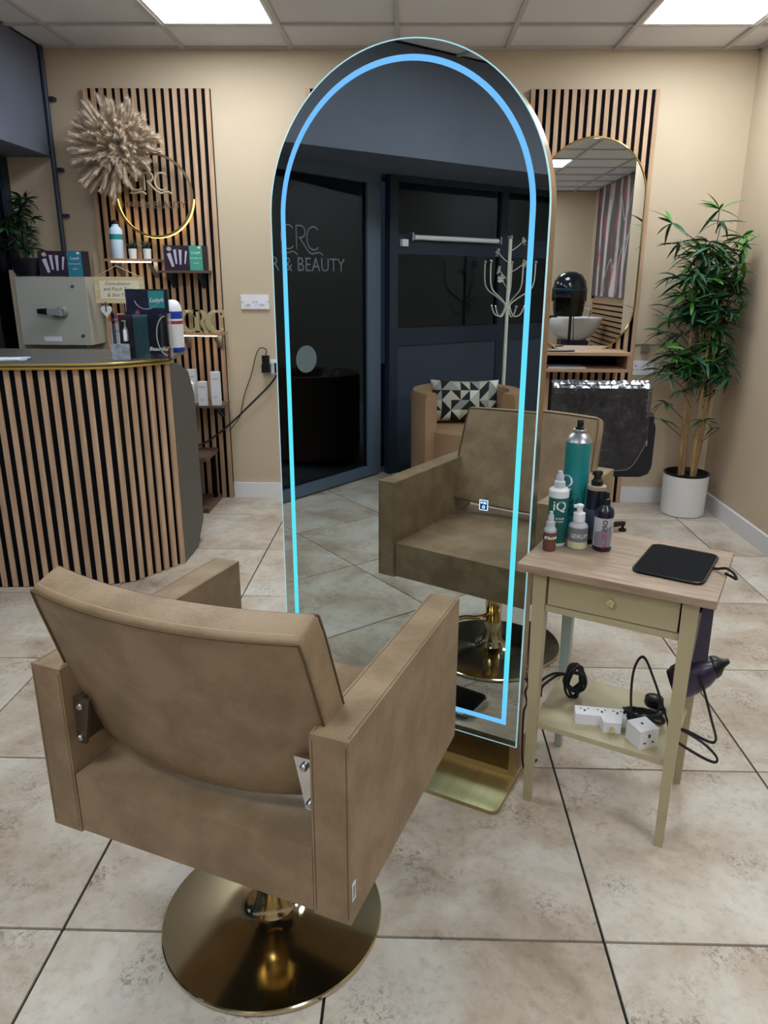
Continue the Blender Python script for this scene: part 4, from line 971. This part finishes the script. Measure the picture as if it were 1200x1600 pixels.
text('lettering', 'HAIR & BEAUTY', .052, mat('bronze sign letters', S(112, 94, 72), .35, metal=.3), t, (0, -.014, -.052), 0, extrude=.003, bold=.0003, sx=1.02)

# pampas wreath
t = thing('pampas_wreath', 'large burst of dried pampas grass on the slat panel', 'wreath', (-1.662, 4.45, 2.072))
def plume(seed, L):
    rnd = random.Random(seed); mb = MB()
    bend = rnd.uniform(-.18, .18)
    for k in range(300):
        u = rnd.random() ** .75; z = L * (.22 + .70 * u); a = rnd.uniform(0, 2 * PI)
        sl_ = L * rnd.uniform(.16, .34) * (1.15 - .5 * u); spread = .30 * sl_ * rnd.uniform(.4, 1.3)
        bx_ = bend * L * (z / L) ** 2
        p0 = Vector((bx_, 0, z)); p1 = Vector((bx_ * 1.15 + spread * math.cos(a), spread * math.sin(a), z + sl_ * .85)); pm_ = (p0 + p1) / 2 + Vector((.12 * spread * math.cos(a), .12 * spread * math.sin(a), .02 * L))
        side = Vector((-math.sin(a), math.cos(a), 0)) * .0008
        v = [mb.b.verts.new(q) for q in (p0 - side, p0 + side, pm_ + side * 1.2, p1, pm_ - side * 1.2)]
        mb.b.faces.new(v)
    mb.tube([(0, 0, 0), (0, 0, L * .3), (bend * L * .36, 0, L * .6)], .0012, n=4)
    return mb.mesh('plume', PAMPAS)
pls = [plume(k, .24) for k in range(5)]
PRnd = random.Random(3)
for k in range(200):
    # directions over the outward hemisphere (towards -Y)
    ph = k * 2.39996; zc = (k + .5) / 200 * .97
    el = math.asin(min(1, zc)) * .95
    d = Vector((math.cos(ph) * math.cos(el), -math.sin(el) * .75, math.sin(ph) * math.cos(el)))
    d += Vector((PRnd.uniform(-.12, .12), 0, PRnd.uniform(-.12, .12)))
    if d.z < 0: d.z *= 1.0
    L = PRnd.uniform(.78, 1.12) * (1.0 if el < .6 else .78)
    if d.x > .25 and d.z < -.1: L *= .74
    if d.z < -.6 and d.x < .1: L *= 1.08
    q = d.normalized().to_track_quat('Z', 'Y').to_matrix().to_4x4()
    inst('plume', pls[k % 5], t, M=Matrix.Translation((0, 0.02, 0)) @ q @ Matrix.Diagonal((1.15, 1.15, L, 1)))
MB().lathe([(0, -.05), (.035, -.04), (.05, 0), (.035, .03), (0, .035)], PAMPAS, 12).build('core', PAMPAS, t)

# ================================================================== ISOLATOR CABINET, TRUNKING, DESK PLANT
t = thing('isolator_cabinet', 'grey electrical isolator cabinet with black rotary handle', 'cabinet', (-2.105, 4.40, .996))
MB().box(-.206, .206, .012, .215, 0, .388, bev=.004).build('cabinet_body', GREYPAINT, t)
dr = MB().box(-.206, .206, 0, .012, 0, .388, bev=.004).build('cabinet_door', GREYPAINT, t)
MB().lathe([(0, 0), (.036, 0), (.034, .018), (.024, .03), (0, .03)], mat('grey rotary dial', S(120, 122, 126), .35), 24, M=Matrix.Translation((.055, 0, .192)) @ Matrix.Rotation(PI / 2, 4, 'X')).build('rotary_dial', None, dr)
MB().hexa([(-.075, -.05, .182), (-.02, -.048, .176), (-.02, -.028, .176), (-.075, -.03, .182)], [(-.075, -.05, .208), (-.02, -.048, .212), (-.02, -.028, .212), (-.075, -.03, .208)], bev=.005).build('handle_grip', PLASTIC_B, dr)
MB().hexa([(-.02, -.046, .180), (.06, -.046, .168), (.06, -.02, .168), (-.02, -.03, .180)], [(-.02, -.046, .208), (.06, -.046, .216), (.06, -.02, .216), (-.02, -.03, .208)], bev=.005).build('rotary_handle', mat('silver grey handle', S(140, 142, 146), .3), dr)
MB().box(-.075, .03, -.0015, .0, .022, .048).build('name_plate', PAPER, dr)
for x, z in ((.13, .335), (.16, .055)): MB().lathe([(0, 0), (.010, 0), (.010, .003), (0, .004)], STEEL, 14, M=Matrix.Translation((x, 0, z)) @ Matrix.Rotation(PI / 2, 4, 'X')).build('lock', None, dr)
t = tag(MB().box(-2.06, -1.96, 4.46, 4.56, 0, .994, bev=.003).build('cable_trunking', mat('grey trunking', S(128, 126, 120), .5)), 'grey cable trunking running down under isolator cabinet', 'trunking')
t = tag(MB().box(-2.36, -2.32, 4.44, 4.63, 0, 1.42, bev=.003).box(-1.93, -1.885, 4.616, 4.63, .2, 1.52, bev=.002).build('wall_batten', WALL), 'beige boxed-in batten on wall beside isolator cabinet', 'panel')

def leaf_mesh(L, W, droop, m, name='leaf'):
    mb = MB(); N = 4; L_ = []; R_ = []; Mid = []
    for i in range(N + 1):
        u = i / N; x = L * u; z = droop * u * u * L; w_ = W * math.sin(PI * min(.999, (u * .86 + .10))) * .5
        L_.append(mb.b.verts.new((x, w_, z + w_ * .3))); R_.append(mb.b.verts.new((x, -w_, z + w_ * .3))); Mid.append(mb.b.verts.new((x, 0, z)))
    for i in range(N):
        mb.b.faces.new([Mid[i], Mid[i + 1], L_[i + 1], L_[i]]); mb.b.faces.new([R_[i], R_[i + 1], Mid[i + 1], Mid[i]])
    return mb.mesh(name, m)
def in_room(p): return p.x < 1.862 and p.y < 4.575
LEAVES = [leaf_mesh(.15, .023, -.35, LEAF1), leaf_mesh(.13, .021, -.15, LEAF1), leaf_mesh(.16, .020, -.6, LEAF1), leaf_mesh(.13, .024, -.2, LEAF2)]
def cluster_mats(origin, n, rnd, up=.5, Ls=1.0):
    out = []
    for k in range(n):
        az = rnd.uniform(0, 2 * PI); el = rnd.uniform(-.5, 1.0) * up + .05
        sc_ = rnd.uniform(.65, 1.1) * Ls
        out.append(Matrix.Translation(origin) @ Matrix.Rotation(az, 4, 'Z') @ Matrix.Rotation(-el, 4, 'Y') @ Matrix.Rotation(rnd.uniform(-.6, .6), 4, 'X') @ Matrix.Diagonal((sc_, sc_, sc_, 1)))
    return out
# bamboo plant in the corner
PX_, PY_ = 1.70, 4.40
t = thing('bamboo_plant', 'tall artificial bamboo plant in white pot in corner', 'plant', (PX_, PY_, 0))
MB().lathe([(0, 0), (.118, 0), (.128, .006), (.134, .25), (.131, .252), (.127, .24), (.12, .235), (0, .235)], None, 48).build('pot', CERAMIC, t)
MB().lathe([(0, .232), (.126, .232), (.1335, .262), (.125, .266), (.116, .24), (0, .24)], None, 40).build('nursery_pot', PLASTIC_B, t)
rnd = random.Random(11)
canes = [(-.05, -.02, 1.50, -.05, .0), (-.015, .02, 1.62, -.02, .03), (.035, -.03, 1.55, .04, -.02), (.06, .02, 1.45, .08, .02), (.01, -.06, 1.25, -.01, -.02)]
for (x, y, h, dx, dy) in canes:
    mb = MB(); pts = [(x + dx * u, y + dy * u, .24 + (h - .24) * u) for u in [k / 12 for k in range(13)]]
    rr = [.0115 - .006 * (k / 12) for k in range(13)]
    mb.tube(pts, rr, n=8)
    for k in range(1, 12): mb.tube([(pts[k][0], pts[k][1], pts[k][2] - .002), (pts[k][0], pts[k][1], pts[k][2] + .002)], rr[k] + .0015, n=8)
    mb.build('cane', CANE, t)
allm = []
tw_ = MB()
# clusters: (x, y, z, spread count, bright?)
nodes = []
for k in range(165):
    z = rnd.uniform(.84, 1.60); wdt = .19 if .85 < z < 1.45 else .13
    if .98 < z < 1.12 and rnd.random() < .5: continue
    x = max(-.21, min(.125, rnd.uniform(-wdt, wdt))); y = rnd.uniform(-.16, .06)
    nodes.append((x, y, z, 9, rnd.random() < .22))
for q in ((-.27, -.05, 1.69, 8, True), (-.22, -.05, 1.58, 6, False), (-.02, -.05, 1.76, 10, True), (.02, 0, 1.70, 9, False), (.12, -.06, 1.62, 9, True), (.15, -.08, 1.22, 8, True), (-.24, -.08, 1.17, 9, True), (-.25, -.06, 1.10, 8, False), (-.24, -.1, 1.02, 7, True), (.10, -.12, 1.02, 9, True), (-.05, -.12, 1.35, 6, True), (-.20, -.08, .70, 5, False), (-.22, -.08, .60, 5, False), (.02, -.1, .60, 6, False), (.08, -.06, .75, 7, False), (-.12, -.1, .78, 8, False), (-.2, -.1, .86, 8, False), (.1, -.1, .88, 9, True), (.0, -.1, .82, 9, False), (.14, -.06, .55, 3, False)): nodes.append(q)
for (x, y, z, n_, br_) in nodes:
    o_ = Vector((x, y, z))
    cz = max(.3, z - .12); tw_.tube([(x * .25, y * .2, cz), (x * .8, y * .8, z - .03), (x, y, z)], .0022, n=4)
    for M in cluster_mats(o_, n_, rnd, up=.9 if br_ else .35):
        tip = M @ Vector((.14, 0, 0)) + Vector((PX_, PY_, 0)); mid = M @ Vector((.08, 0, 0)) + Vector((PX_, PY_, 0))
        if not in_room(tip) or not in_room(mid): continue
        allm.append((M, 3 if br_ and rnd.random() < .8 else rnd.randrange(3), tip))
tw_.build('twigs', mat('brown twig', S(70, 60, 40), .7), t)
allm.sort(key=lambda q: q[2].y - (.3 if q[1] == 3 else 0))
for M, k, _ in allm[:290]: inst('leaf', LEAVES[k], t, M=M)
def joined(lst, src, name, m, parent):
    mb = MB()
    for M, k, _ in lst:
        me = src[k]; vs = [mb.b.verts.new(M @ v.co) for v in me.vertices]
        for p in me.polygons: mb.b.faces.new([vs[i] for i in p.vertices])
    o = mb.build(name, m, parent); o['kind'] = 'stuff'; return o
joined(allm[290:], LEAVES, 'foliage', LEAF1, t)

# plant on isolator cabinet
t = thing('potted_bamboo', 'leafy green plant in black bowl on isolator cabinet', 'plant', (-2.255, 4.46, 1.386))
MB().lathe([(0, 0), (.055, 0), (.075, .02), (.095, .10), (.090, .10), (.08, .09), (0, .09)], None, 32).build('bowl', mat('black glazed bowl', S(22, 24, 32), .35), t)
rnd = random.Random(5); lv = [leaf_mesh(.10, .020, -.35, LEAF3), leaf_mesh(.09, .018, -.1, LEAF3), leaf_mesh(.085, .019, -.3, LEAF1)]
tw_ = MB(); cl = []
for k in range(30):
    a = rnd.uniform(0, 2 * PI); rad = rnd.uniform(.0, .13); z = rnd.uniform(.15, .44) if rad < .09 else rnd.uniform(.15, .34)
    p = Vector((rad * math.cos(a) * .9, rad * math.sin(a) * .8, z)); tw_.tube([(p.x * .3, p.y * .3, .09), (p.x * .7, p.y * .7, z * .7), tuple(p)], .0016, n=4)
    for M in cluster_mats(p, 12, rnd, up=.7):
        q = M @ Vector((.085, 0, 0))
        if q.y + 4.46 < 4.6 and q.x - 2.255 > -2.39: cl.append(M)
tw_.build('stems', LEAF3, t)
for k, M in enumerate(cl[:290]): inst('leaf', lv[k % 3], t, M=M)

# ================================================================== BLACK STYLING CHAIR WITH PLASTIC COVER
t = thing('styling_chair', 'black styling chair with clear plastic cover facing oval mirror', 'chair', (.93, 3.86, 0))
MB().prism(rrect(-.225, .225, .505, .90, .03), -.265, -.215, 'y', bev=.012, seg=3).build('backrest', BLACKL, t)
MB().box(-.19, .19, -.22, .22, .44, .54, bev=.02, seg=3).build('seat', BLACKL, t)
for s_ in (-1, 1):
    MB().prism([(-.24, .455), (-.21, .435), (.20, .435), (.22, .46), (.20, .66), (.17, .68), (-.20, .755), (-.235, .74)], min(s_ * .215, s_ * .280), max(s_ * .215, s_ * .280), 'x', bev=.012, seg=3).build('armrest', BLACKL, t)
MB().prism(rrect(-.283, .283, .437, .745, .065), -.262, -.205, 'y', bev=.012, seg=3).build('rear_shell', BLACKL, t)
# cover: folded film over the backrest, hem curved at lower right
cv = MB(); NX, NZ = 56, 14; rows_ = []; cr_ = random.Random(21)
for j in range(NZ + 1):
    row = []
    for i in range(NX + 1):
        u = -1 + 2 * i / NX; lo_ = .475 + (.16 * max(0, (abs(u) - .55) / .45) ** 2.2); z = lo_ + (.884 - lo_) * (j / NZ)
        wob = .004 * math.sin(i * .75 + j * .7) + .003 * math.sin(i * .31 - j * 1.7)
        row.append(cv.b.verts.new((u * .240, -.281 + wob * .6, z)))
    rows_.append(row)
for y_, z_ in ((-.270, .893), (-.259, .901), (-.247, .909), (-.234, .917)): rows_.append([cv.b.verts.new((-.240 + .48 * i / NX, y_ + cr_.uniform(-.0035, .0035), z_ + cr_.uniform(-.003, .003))) for i in range(NX + 1)])
top2 = [cv.b.verts.new((-.240 + .48 * i / NX, -.205, .912)) for i in range(NX + 1)]
fr2 = [cv.b.verts.new((-.240 + .48 * i / NX, -.203, .70)) for i in range(NX + 1)]
rows_ += [top2, fr2]
for a, b in zip(rows_, rows_[1:]):
    for i in range(NX): cv.b.faces.new([a[i], a[i + 1], b[i + 1], b[i]])
FILM_SHEEN = mat('crinkled film with painted sheen', S(84, 86, 94), .16, spec=1.0, metal=.25, bump=1.0, bscale=45)  # lighter metallic copy of the film: ceiling-light highlight painted on the top band
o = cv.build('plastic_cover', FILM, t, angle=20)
o.data.materials.append(FILM_SHEEN)
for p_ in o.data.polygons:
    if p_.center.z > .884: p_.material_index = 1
md = o.modifiers.new('s', 'SOLIDIFY'); md.thickness = .0012
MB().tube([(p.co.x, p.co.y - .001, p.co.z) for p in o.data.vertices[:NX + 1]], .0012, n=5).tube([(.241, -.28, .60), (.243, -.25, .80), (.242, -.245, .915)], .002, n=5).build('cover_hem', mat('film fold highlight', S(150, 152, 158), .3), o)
MB().lathe([(0, .06), (.03, .06), (.026, .44), (0, .44)], None, 24).build('gas_column', CHROME, t)
lm_ = MB().hexa([(.02, -.018, .045), (.36, -.010, .035), (.36, .010, .035), (.02, .018, .045)], [(.02, -.018, .085), (.36, -.010, .055), (.36, .010, .055), (.02, .018, .085)], bev=.004).mesh('base_leg', PLASTIC_B)
fm_ = MB().lathe([(0, 0), (.022, 0), (.022, .012), (.008, .016), (.008, .034), (0, .034)], None, 16).mesh('glide', PLASTIC_B)
for k in range(5):
    a = math.radians(30 + 72 * k); o = inst('base_leg', lm_, t); o.rotation_euler = (0, 0, a); g_ = inst('glide', fm_, o, (.35, 0, 0))

# ================================================================== MIRROR-WORLD FURNITURE (window side)
t = thing('tub_armchair', 'tan velvet tub armchair beside the shop window', 'armchair', (-2.12, -.14, 0), math.radians(126))
# local: +y towards... rotate so that local -y faces room (+x world)
def tub(mb, r0, r1, z0, z1, a0=-50, a1=230, n=36, sx=1.0):
    prev = None
    for k in range(n + 1):
        a = math.radians(a0 + (a1 - a0) * k / n)
        q = [mb.b.verts.new((r * math.cos(a) * sx, r * math.sin(a), z)) for r, z in ((r1, z0), (r1 * 1.02, z1 - .04), ((r1 * .985), z1), (r0 * 1.04, z1), (r0, z1 - .04), (r0, z0))]
        if prev:
            for i in range(6): mb.b.faces.new([prev[i], q[i], q[(i + 1) % 6], prev[(i + 1) % 6]])
        else: mb.b.faces.new(q)
        prev = q
    mb.b.faces.new(prev[::-1])
    return mb
tub(MB(), .27, .365, .06, .685, -40, 220).build('curved_back', VELVET, t, angle=60)
MB().prism([(.262 * math.cos(2 * PI * k / 40), .262 * math.sin(2 * PI * k / 40) - .04) for k in range(40)], .27, .43, 'z', bev=.035, seg=4).build('seat_cushion', VELVET, t)
MB().prism([(.262 * math.cos(2 * PI * k / 40), .262 * math.sin(2 * PI * k / 40) - .045) for k in range(40)], .04, .27, 'z', bev=.01).build('seat_base', VELVET, t)
for sx, sy in ((-1, -1), (1, -1), (-1, 1), (1, 1)): MB().tube([(sx * .2, sy * .2, 0), (sx * .2, sy * .2, .045)], .018, n=12).build('leg', PLASTIC_B, t)
def cushion():
    t = thing('patterned_cushion', 'black, grey and white triangle cushion on tub armchair', 'cushion', (-2.235, -.225, .585), math.radians(36))
    mb = MB(); N = 24; hw, hh = .235, .145
    mats_ = [mat('cushion white', S(222, 220, 214), .8), mat('cushion grey', S(150, 148, 142), .8), mat('cushion black', S(22, 22, 24), .8), mat('cushion sand', S(188, 180, 166), .8)]
    CX_, CZ_, Q = 7, 4, 4; rg = random.Random(4)
    for side in (1, -1):
        g_ = []
        for j in range(CZ_ * Q + 1):
            row = []
            for i in range(CX_ * Q + 1):
                u, v_ = -1 + 2 * i / (CX_ * Q), -1 + 2 * j / (CZ_ * Q)
                th_ = .060 * (max(0, 1 - abs(u) ** 2.6) * max(0, 1 - abs(v_) ** 2.6)) ** .5
                row.append(mb.b.verts.new((side * th_, u * hw * (1 - .05 * (1 - v_ * v_)), v_ * hh * (1 - .09 * (1 - u * u)))))
            g_.append(row)
        for J in range(CZ_):
            for I in range(CX_):
                c1_ = rg.randrange(4); c2_ = (c1_ + rg.choice((1, 2, 3))) % 4; fl_ = rg.random() < .5
                for dj in range(Q):
                    for di in range(Q):
                        a, b, c_, d_ = g_[Q * J + dj][Q * I + di], g_[Q * J + dj][Q * I + di + 1], g_[Q * J + dj + 1][Q * I + di + 1], g_[Q * J + dj + 1][Q * I + di]
                        for tri, (cu, cv_) in ((((a, b, c_) if not fl_ else (a, b, d_)), (.66, .33) if not fl_ else (.33, .33)), (((a, c_, d_) if not fl_ else (b, c_, d_)), (.33, .66) if not fl_ else (.66, .66))):
                            f_ = mb.b.faces.new(tri); U_, V_ = di + cu, dj + cv_
                            f_.material_index = c1_ if ((U_ > V_) if not fl_ else (U_ + V_ < Q)) else c2_
    bmesh.ops.remove_doubles(mb.b, verts=mb.b.verts[:], dist=1e-4)
    mb.mats = mats_
    o = mb.build('cushion_cover', None, t, angle=80); o.rotation_euler = (0, math.radians(-14), 0)
cushion()

t = thing('coat_stand', 'cream metal coat stand with curled hooks by shop window', 'coat stand', (-2.50, -.85, 0))
MB().lathe([(0, 0), (.15, 0), (.15, .012), (.05, .03), (.018, .05), (0, .05)], None, 32).build('base', COATW, t)
MB().tube([(0, 0, .03), (0, 0, 1.67)], .0135, n=12).build('pole', COATW, t)
MB().lathe([(0, 1.665), (.016, 1.668), (.020, 1.69), (.012, 1.706), (0, 1.71)], None, 16).build('finial', CHROME, t)
for k in range(5):
    a = 2 * PI * k / 5 + .25; ca, sa = math.cos(a), math.sin(a)
    f = lambda r_, z: (r_ * ca, r_ * sa, z)
    hk = MB().tube(sp([f(.014, 1.18), f(.03, 1.22), f(.09, 1.265), f(.16, 1.31), f(.19, 1.37), f(.195, 1.50)], 5), .0048, n=8)
    hk.tube(sp([f(.014, 1.22), f(.03, 1.16), f(.06, 1.125), f(.10, 1.14), f(.125, 1.19)], 5), .0048, n=8)
    h_ = hk.build('hook', COATW, t)
    MB().lathe([(0, -.014), (.012, -.008), (.014, 0), (.012, .008), (0, .014)], None, 12, f(.195, 1.51)).lathe([(0, -.012), (.010, -.006), (.012, 0), (.010, .006), (0, .012)], None, 12, f(.128, 1.198)).build('hook_ball', CHROME, h_)
fm2 = MB()
for (z, a, L_) in ((1.62, -1.2, .10), (1.54, 1.9, .09), (1.47, -1.4, .13), (1.36, 1.3, .10), (1.42, 2.2, .07)):
    ca, sa = math.cos(a), math.sin(a)
    fm2.tube([(0, 0, z - .04), (L_ * .5 * ca, L_ * .5 * sa, z - .01), (L_ * ca, L_ * sa, z + .03)], .003, n=5)
    for q in range(5):
        b = 2 * PI * q / 5; M = Matrix.Translation((L_ * ca, L_ * sa, z + .03)) @ Matrix.Rotation(b, 4, (ca, sa, .3))
        fm2.hexa([(-.006, -.001, 0), (.006, -.001, 0), (.006, .001, 0), (-.006, .001, 0)], [(-.012, -.001, .03), (.012, -.001, .03), (.012, .001, .03), (-.012, .001, .03)], M=M)
fm2.build('flower_ornament', COATW, t)

# ================================================================== THINGS SEEN IN THE OVAL MIRROR (right rear of room)
def mural_mat():
    m = bpy.data.materials.new('mural print'); m.use_nodes = True; nt = m.node_tree; b = nt.nodes['Principled BSDF']; b.inputs['Roughness'].default_value = .5
    tc = nt.nodes.new('ShaderNodeTexCoord')
    def mp(sc_, rot=(0, 0, 0)):
        n = nt.nodes.new('ShaderNodeMapping'); n.inputs['Scale'].default_value = sc_; n.inputs['Rotation'].default_value = rot; nt.links.new(tc.outputs['Object'], n.inputs[0]); return n
    wv = nt.nodes.new('ShaderNodeTexWave'); wv.inputs['Scale'].default_value = .7; wv.inputs['Distortion'].default_value = 9; wv.inputs['Detail'].default_value = 3; wv.inputs['Detail Scale'].default_value = .8
    wv.bands_direction = 'Y'; nt.links.new(mp((1, 1.3, .35)).outputs[0], wv.inputs[0])
    cr = nt.nodes.new('ShaderNodeValToRGB'); e = cr.color_ramp.elements; e[0].position = .55; e[0].color = S(84, 76, 82); e[1].position = .95; e[1].color = S(206, 198, 202)
    nt.links.new(wv.outputs[0], cr.inputs[0])
    n2 = nt.nodes.new('ShaderNodeTexNoise'); n2.inputs['Scale'].default_value = 3.5; nt.links.new(mp((1, 2.2, .8)).outputs[0], n2.inputs[0])
    c2 = nt.nodes.new('ShaderNodeValToRGB'); c2.color_ramp.elements[0].position = .58; c2.color_ramp.elements[1].position = .66; nt.links.new(n2.outputs[0], c2.inputs[0])
    mx = nt.nodes.new('ShaderNodeMix'); mx.data_type = 'RGBA'; nt.links.new(c2.outputs[0], mx.inputs[0]); nt.links.new(cr.outputs[0], mx.inputs[6]); mx.inputs[7].default_value = S(170, 70, 70)
    nt.links.new(mx.outputs[2], b.inputs['Base Color'])
    return m
t = thing('wall_mural', 'large grey, white and red abstract mural seen in oval mirror', 'picture', (2.60, -1.0, 1.9))
MB().box(-.012, .02, -.86, 1.10, -.72, .70, bev=.002).build('canvas', mural_mat(), t)
sw = MB(); rg = random.Random(8)
MB().box(-.016, .02, -.90, -.86, -.76, .70).build('edge_trim', FRAMED, t)
MB().tube(sp([(-.050, .85, .66), (-.050, .55, .2), (-.050, .30, .45), (-.050, .22, .1), (-.050, .35, -.1), (-.050, .15, -.35), (-.050, .0, -.25), (-.050, -.25, -.5), (-.050, -.2, -.65)], 8), .012, n=4).tube(sp([(-.050, 1.05, .5), (-.050, .8, .1), (-.050, .65, -.3), (-.050, .6, -.68)], 8), .02, n=4).tube(sp([(-.050, .9, .1), (-.050, .45, -.2), (-.050, .4, -.68)], 8), .012, n=4).build('white_swirl', mat('mural pale paint', S(190, 184, 190), .5), t).scale = (.3, 1, 1)
t = thing('slat_wainscot', 'horizontal oak slats on wall under the mural', 'wall panel', (2.615, -.95, .0))
MB().box(-.012, 0, -.90, 1.15, .10, 1.13).build('felt_backing', FELT, t)
ms = MB().box(-.030, -.012, -.90, 1.15, -.022, .022, bev=.0015, seg=1).mesh('slat', OAKH)
for k in range(16): inst('slat', ms, t, (0, 0, .13 + k * .065))

t = thing('hood_dryer', 'black and smoke plastic hood dryer on wheeled stand', 'hood dryer', (1.94, -.30, 0))
MB().lathe([(.195, 1.18), (.205, 1.20), (.205, 1.30), (.19, 1.38), (.14, 1.45), (.06, 1.485), (0, 1.49)], None, 40).build('hood_shell', mat('black gloss hood', S(16, 20, 30), .15, spec=.7), t, angle=60)
MB().lathe([(.207, 1.26), (.212, 1.265), (.212, 1.285), (.207, 1.29)], None, 40).build('hood_band', mat('blue steel band', S(50, 80, 100), .3, metal=.8), t)
MB().lathe([(.198, 1.20), (.19, 1.05), (.175, .96), (.170, .96), (.186, 1.05), (.192, 1.20)], None, 40).build('visor', glass_mat('smoked visor', (.16, .17, .2, 1), 1.5), t, angle=60)
MB().tube([(0, .16, .08), (0, .17, 1.0), (0, .19, 1.28)], .018, n=12).build('pole', PLASTIC_B, t)
for k in range(5):
    a = 2 * PI * k / 5 + .3; lg = MB().tube([(0, .16, .10), (.26 * math.cos(a), .16 + .26 * math.sin(a), .06)], .013, n=8).build('base_leg', PLASTIC_B, t)
    MB().lathe([(0, 0), (.02, .006), (.022, .022), (.015, .04), (0, .045)], None, 12, (.26 * math.cos(a), .16 + .26 * math.sin(a), 0)).build('castor', PLASTIC_B, lg)
MB().tube(sp([(.02, .18, 1.15), (.06, .1, .8), (.08, .12, .5), (.05, .2, .2)], 6), .005, n=6).build('cord', CABLE, t)
for s_ in (-1, 1): MB().box(s_ * .20 - .012, s_ * .20 + .012, -.02, .02, 1.14, 1.3, bev=.006).build('hood_clip', PLASTIC_B, t)
t = thing('backwash_basin', 'white ceramic backwash basin on dark base, seen in oval mirror', 'basin', (2.17, -1.0, 0), PI / 2)
mb = MB(); prof = [(.34, .92), (.36, .90), (.33, .82), (.22, .68), (.12, .62), (.0, .61)]
mb.lathe([(.0, .72), (.18, .76), (.28, .84), (.31, .90), (.34, .915), (.355, .90), (.33, .81), (.24, .68), (.13, .60), (0, .59)], None, 40, M=Matrix.Diagonal((.85, 1.05, 1, 1)))
mb.build('basin_bowl', CERAMIC, t, angle=60)
MB().box(-.15, .15, -.18, .18, 0, .62, bev=.02).build('pedestal', mat('dark navy pedestal', S(34, 40, 56), .5), t)
MB().box(-.25, .25, .40, 1.0 - .05, .28, .42, bev=.03, seg=3).build('seat_cushion', BLACKL, t)
MB().tube(sp([(.0, -.2, .90), (.0, -.2, 1.02), (.0, -.1, 1.04), (.0, -.05, .98)], 5), .010, n=8).build('tap', CHROME, t)
MB().box(-.28, -.23, .35, .95, .52, .56, bev=.01).box(.23, .28, .35, .95, .52, .56, bev=.01).build('arm', PLASTIC_B, t)
MB().box(-.2, .2, .45, .9, 0, .28, bev=.02).build('seat_base', FELT, t)
MB().prism(rrect(-.12, .12, .24, .40, .05), .90, .935, 'z', bev=.01).build('neck_rest', PLASTIC_B, t)
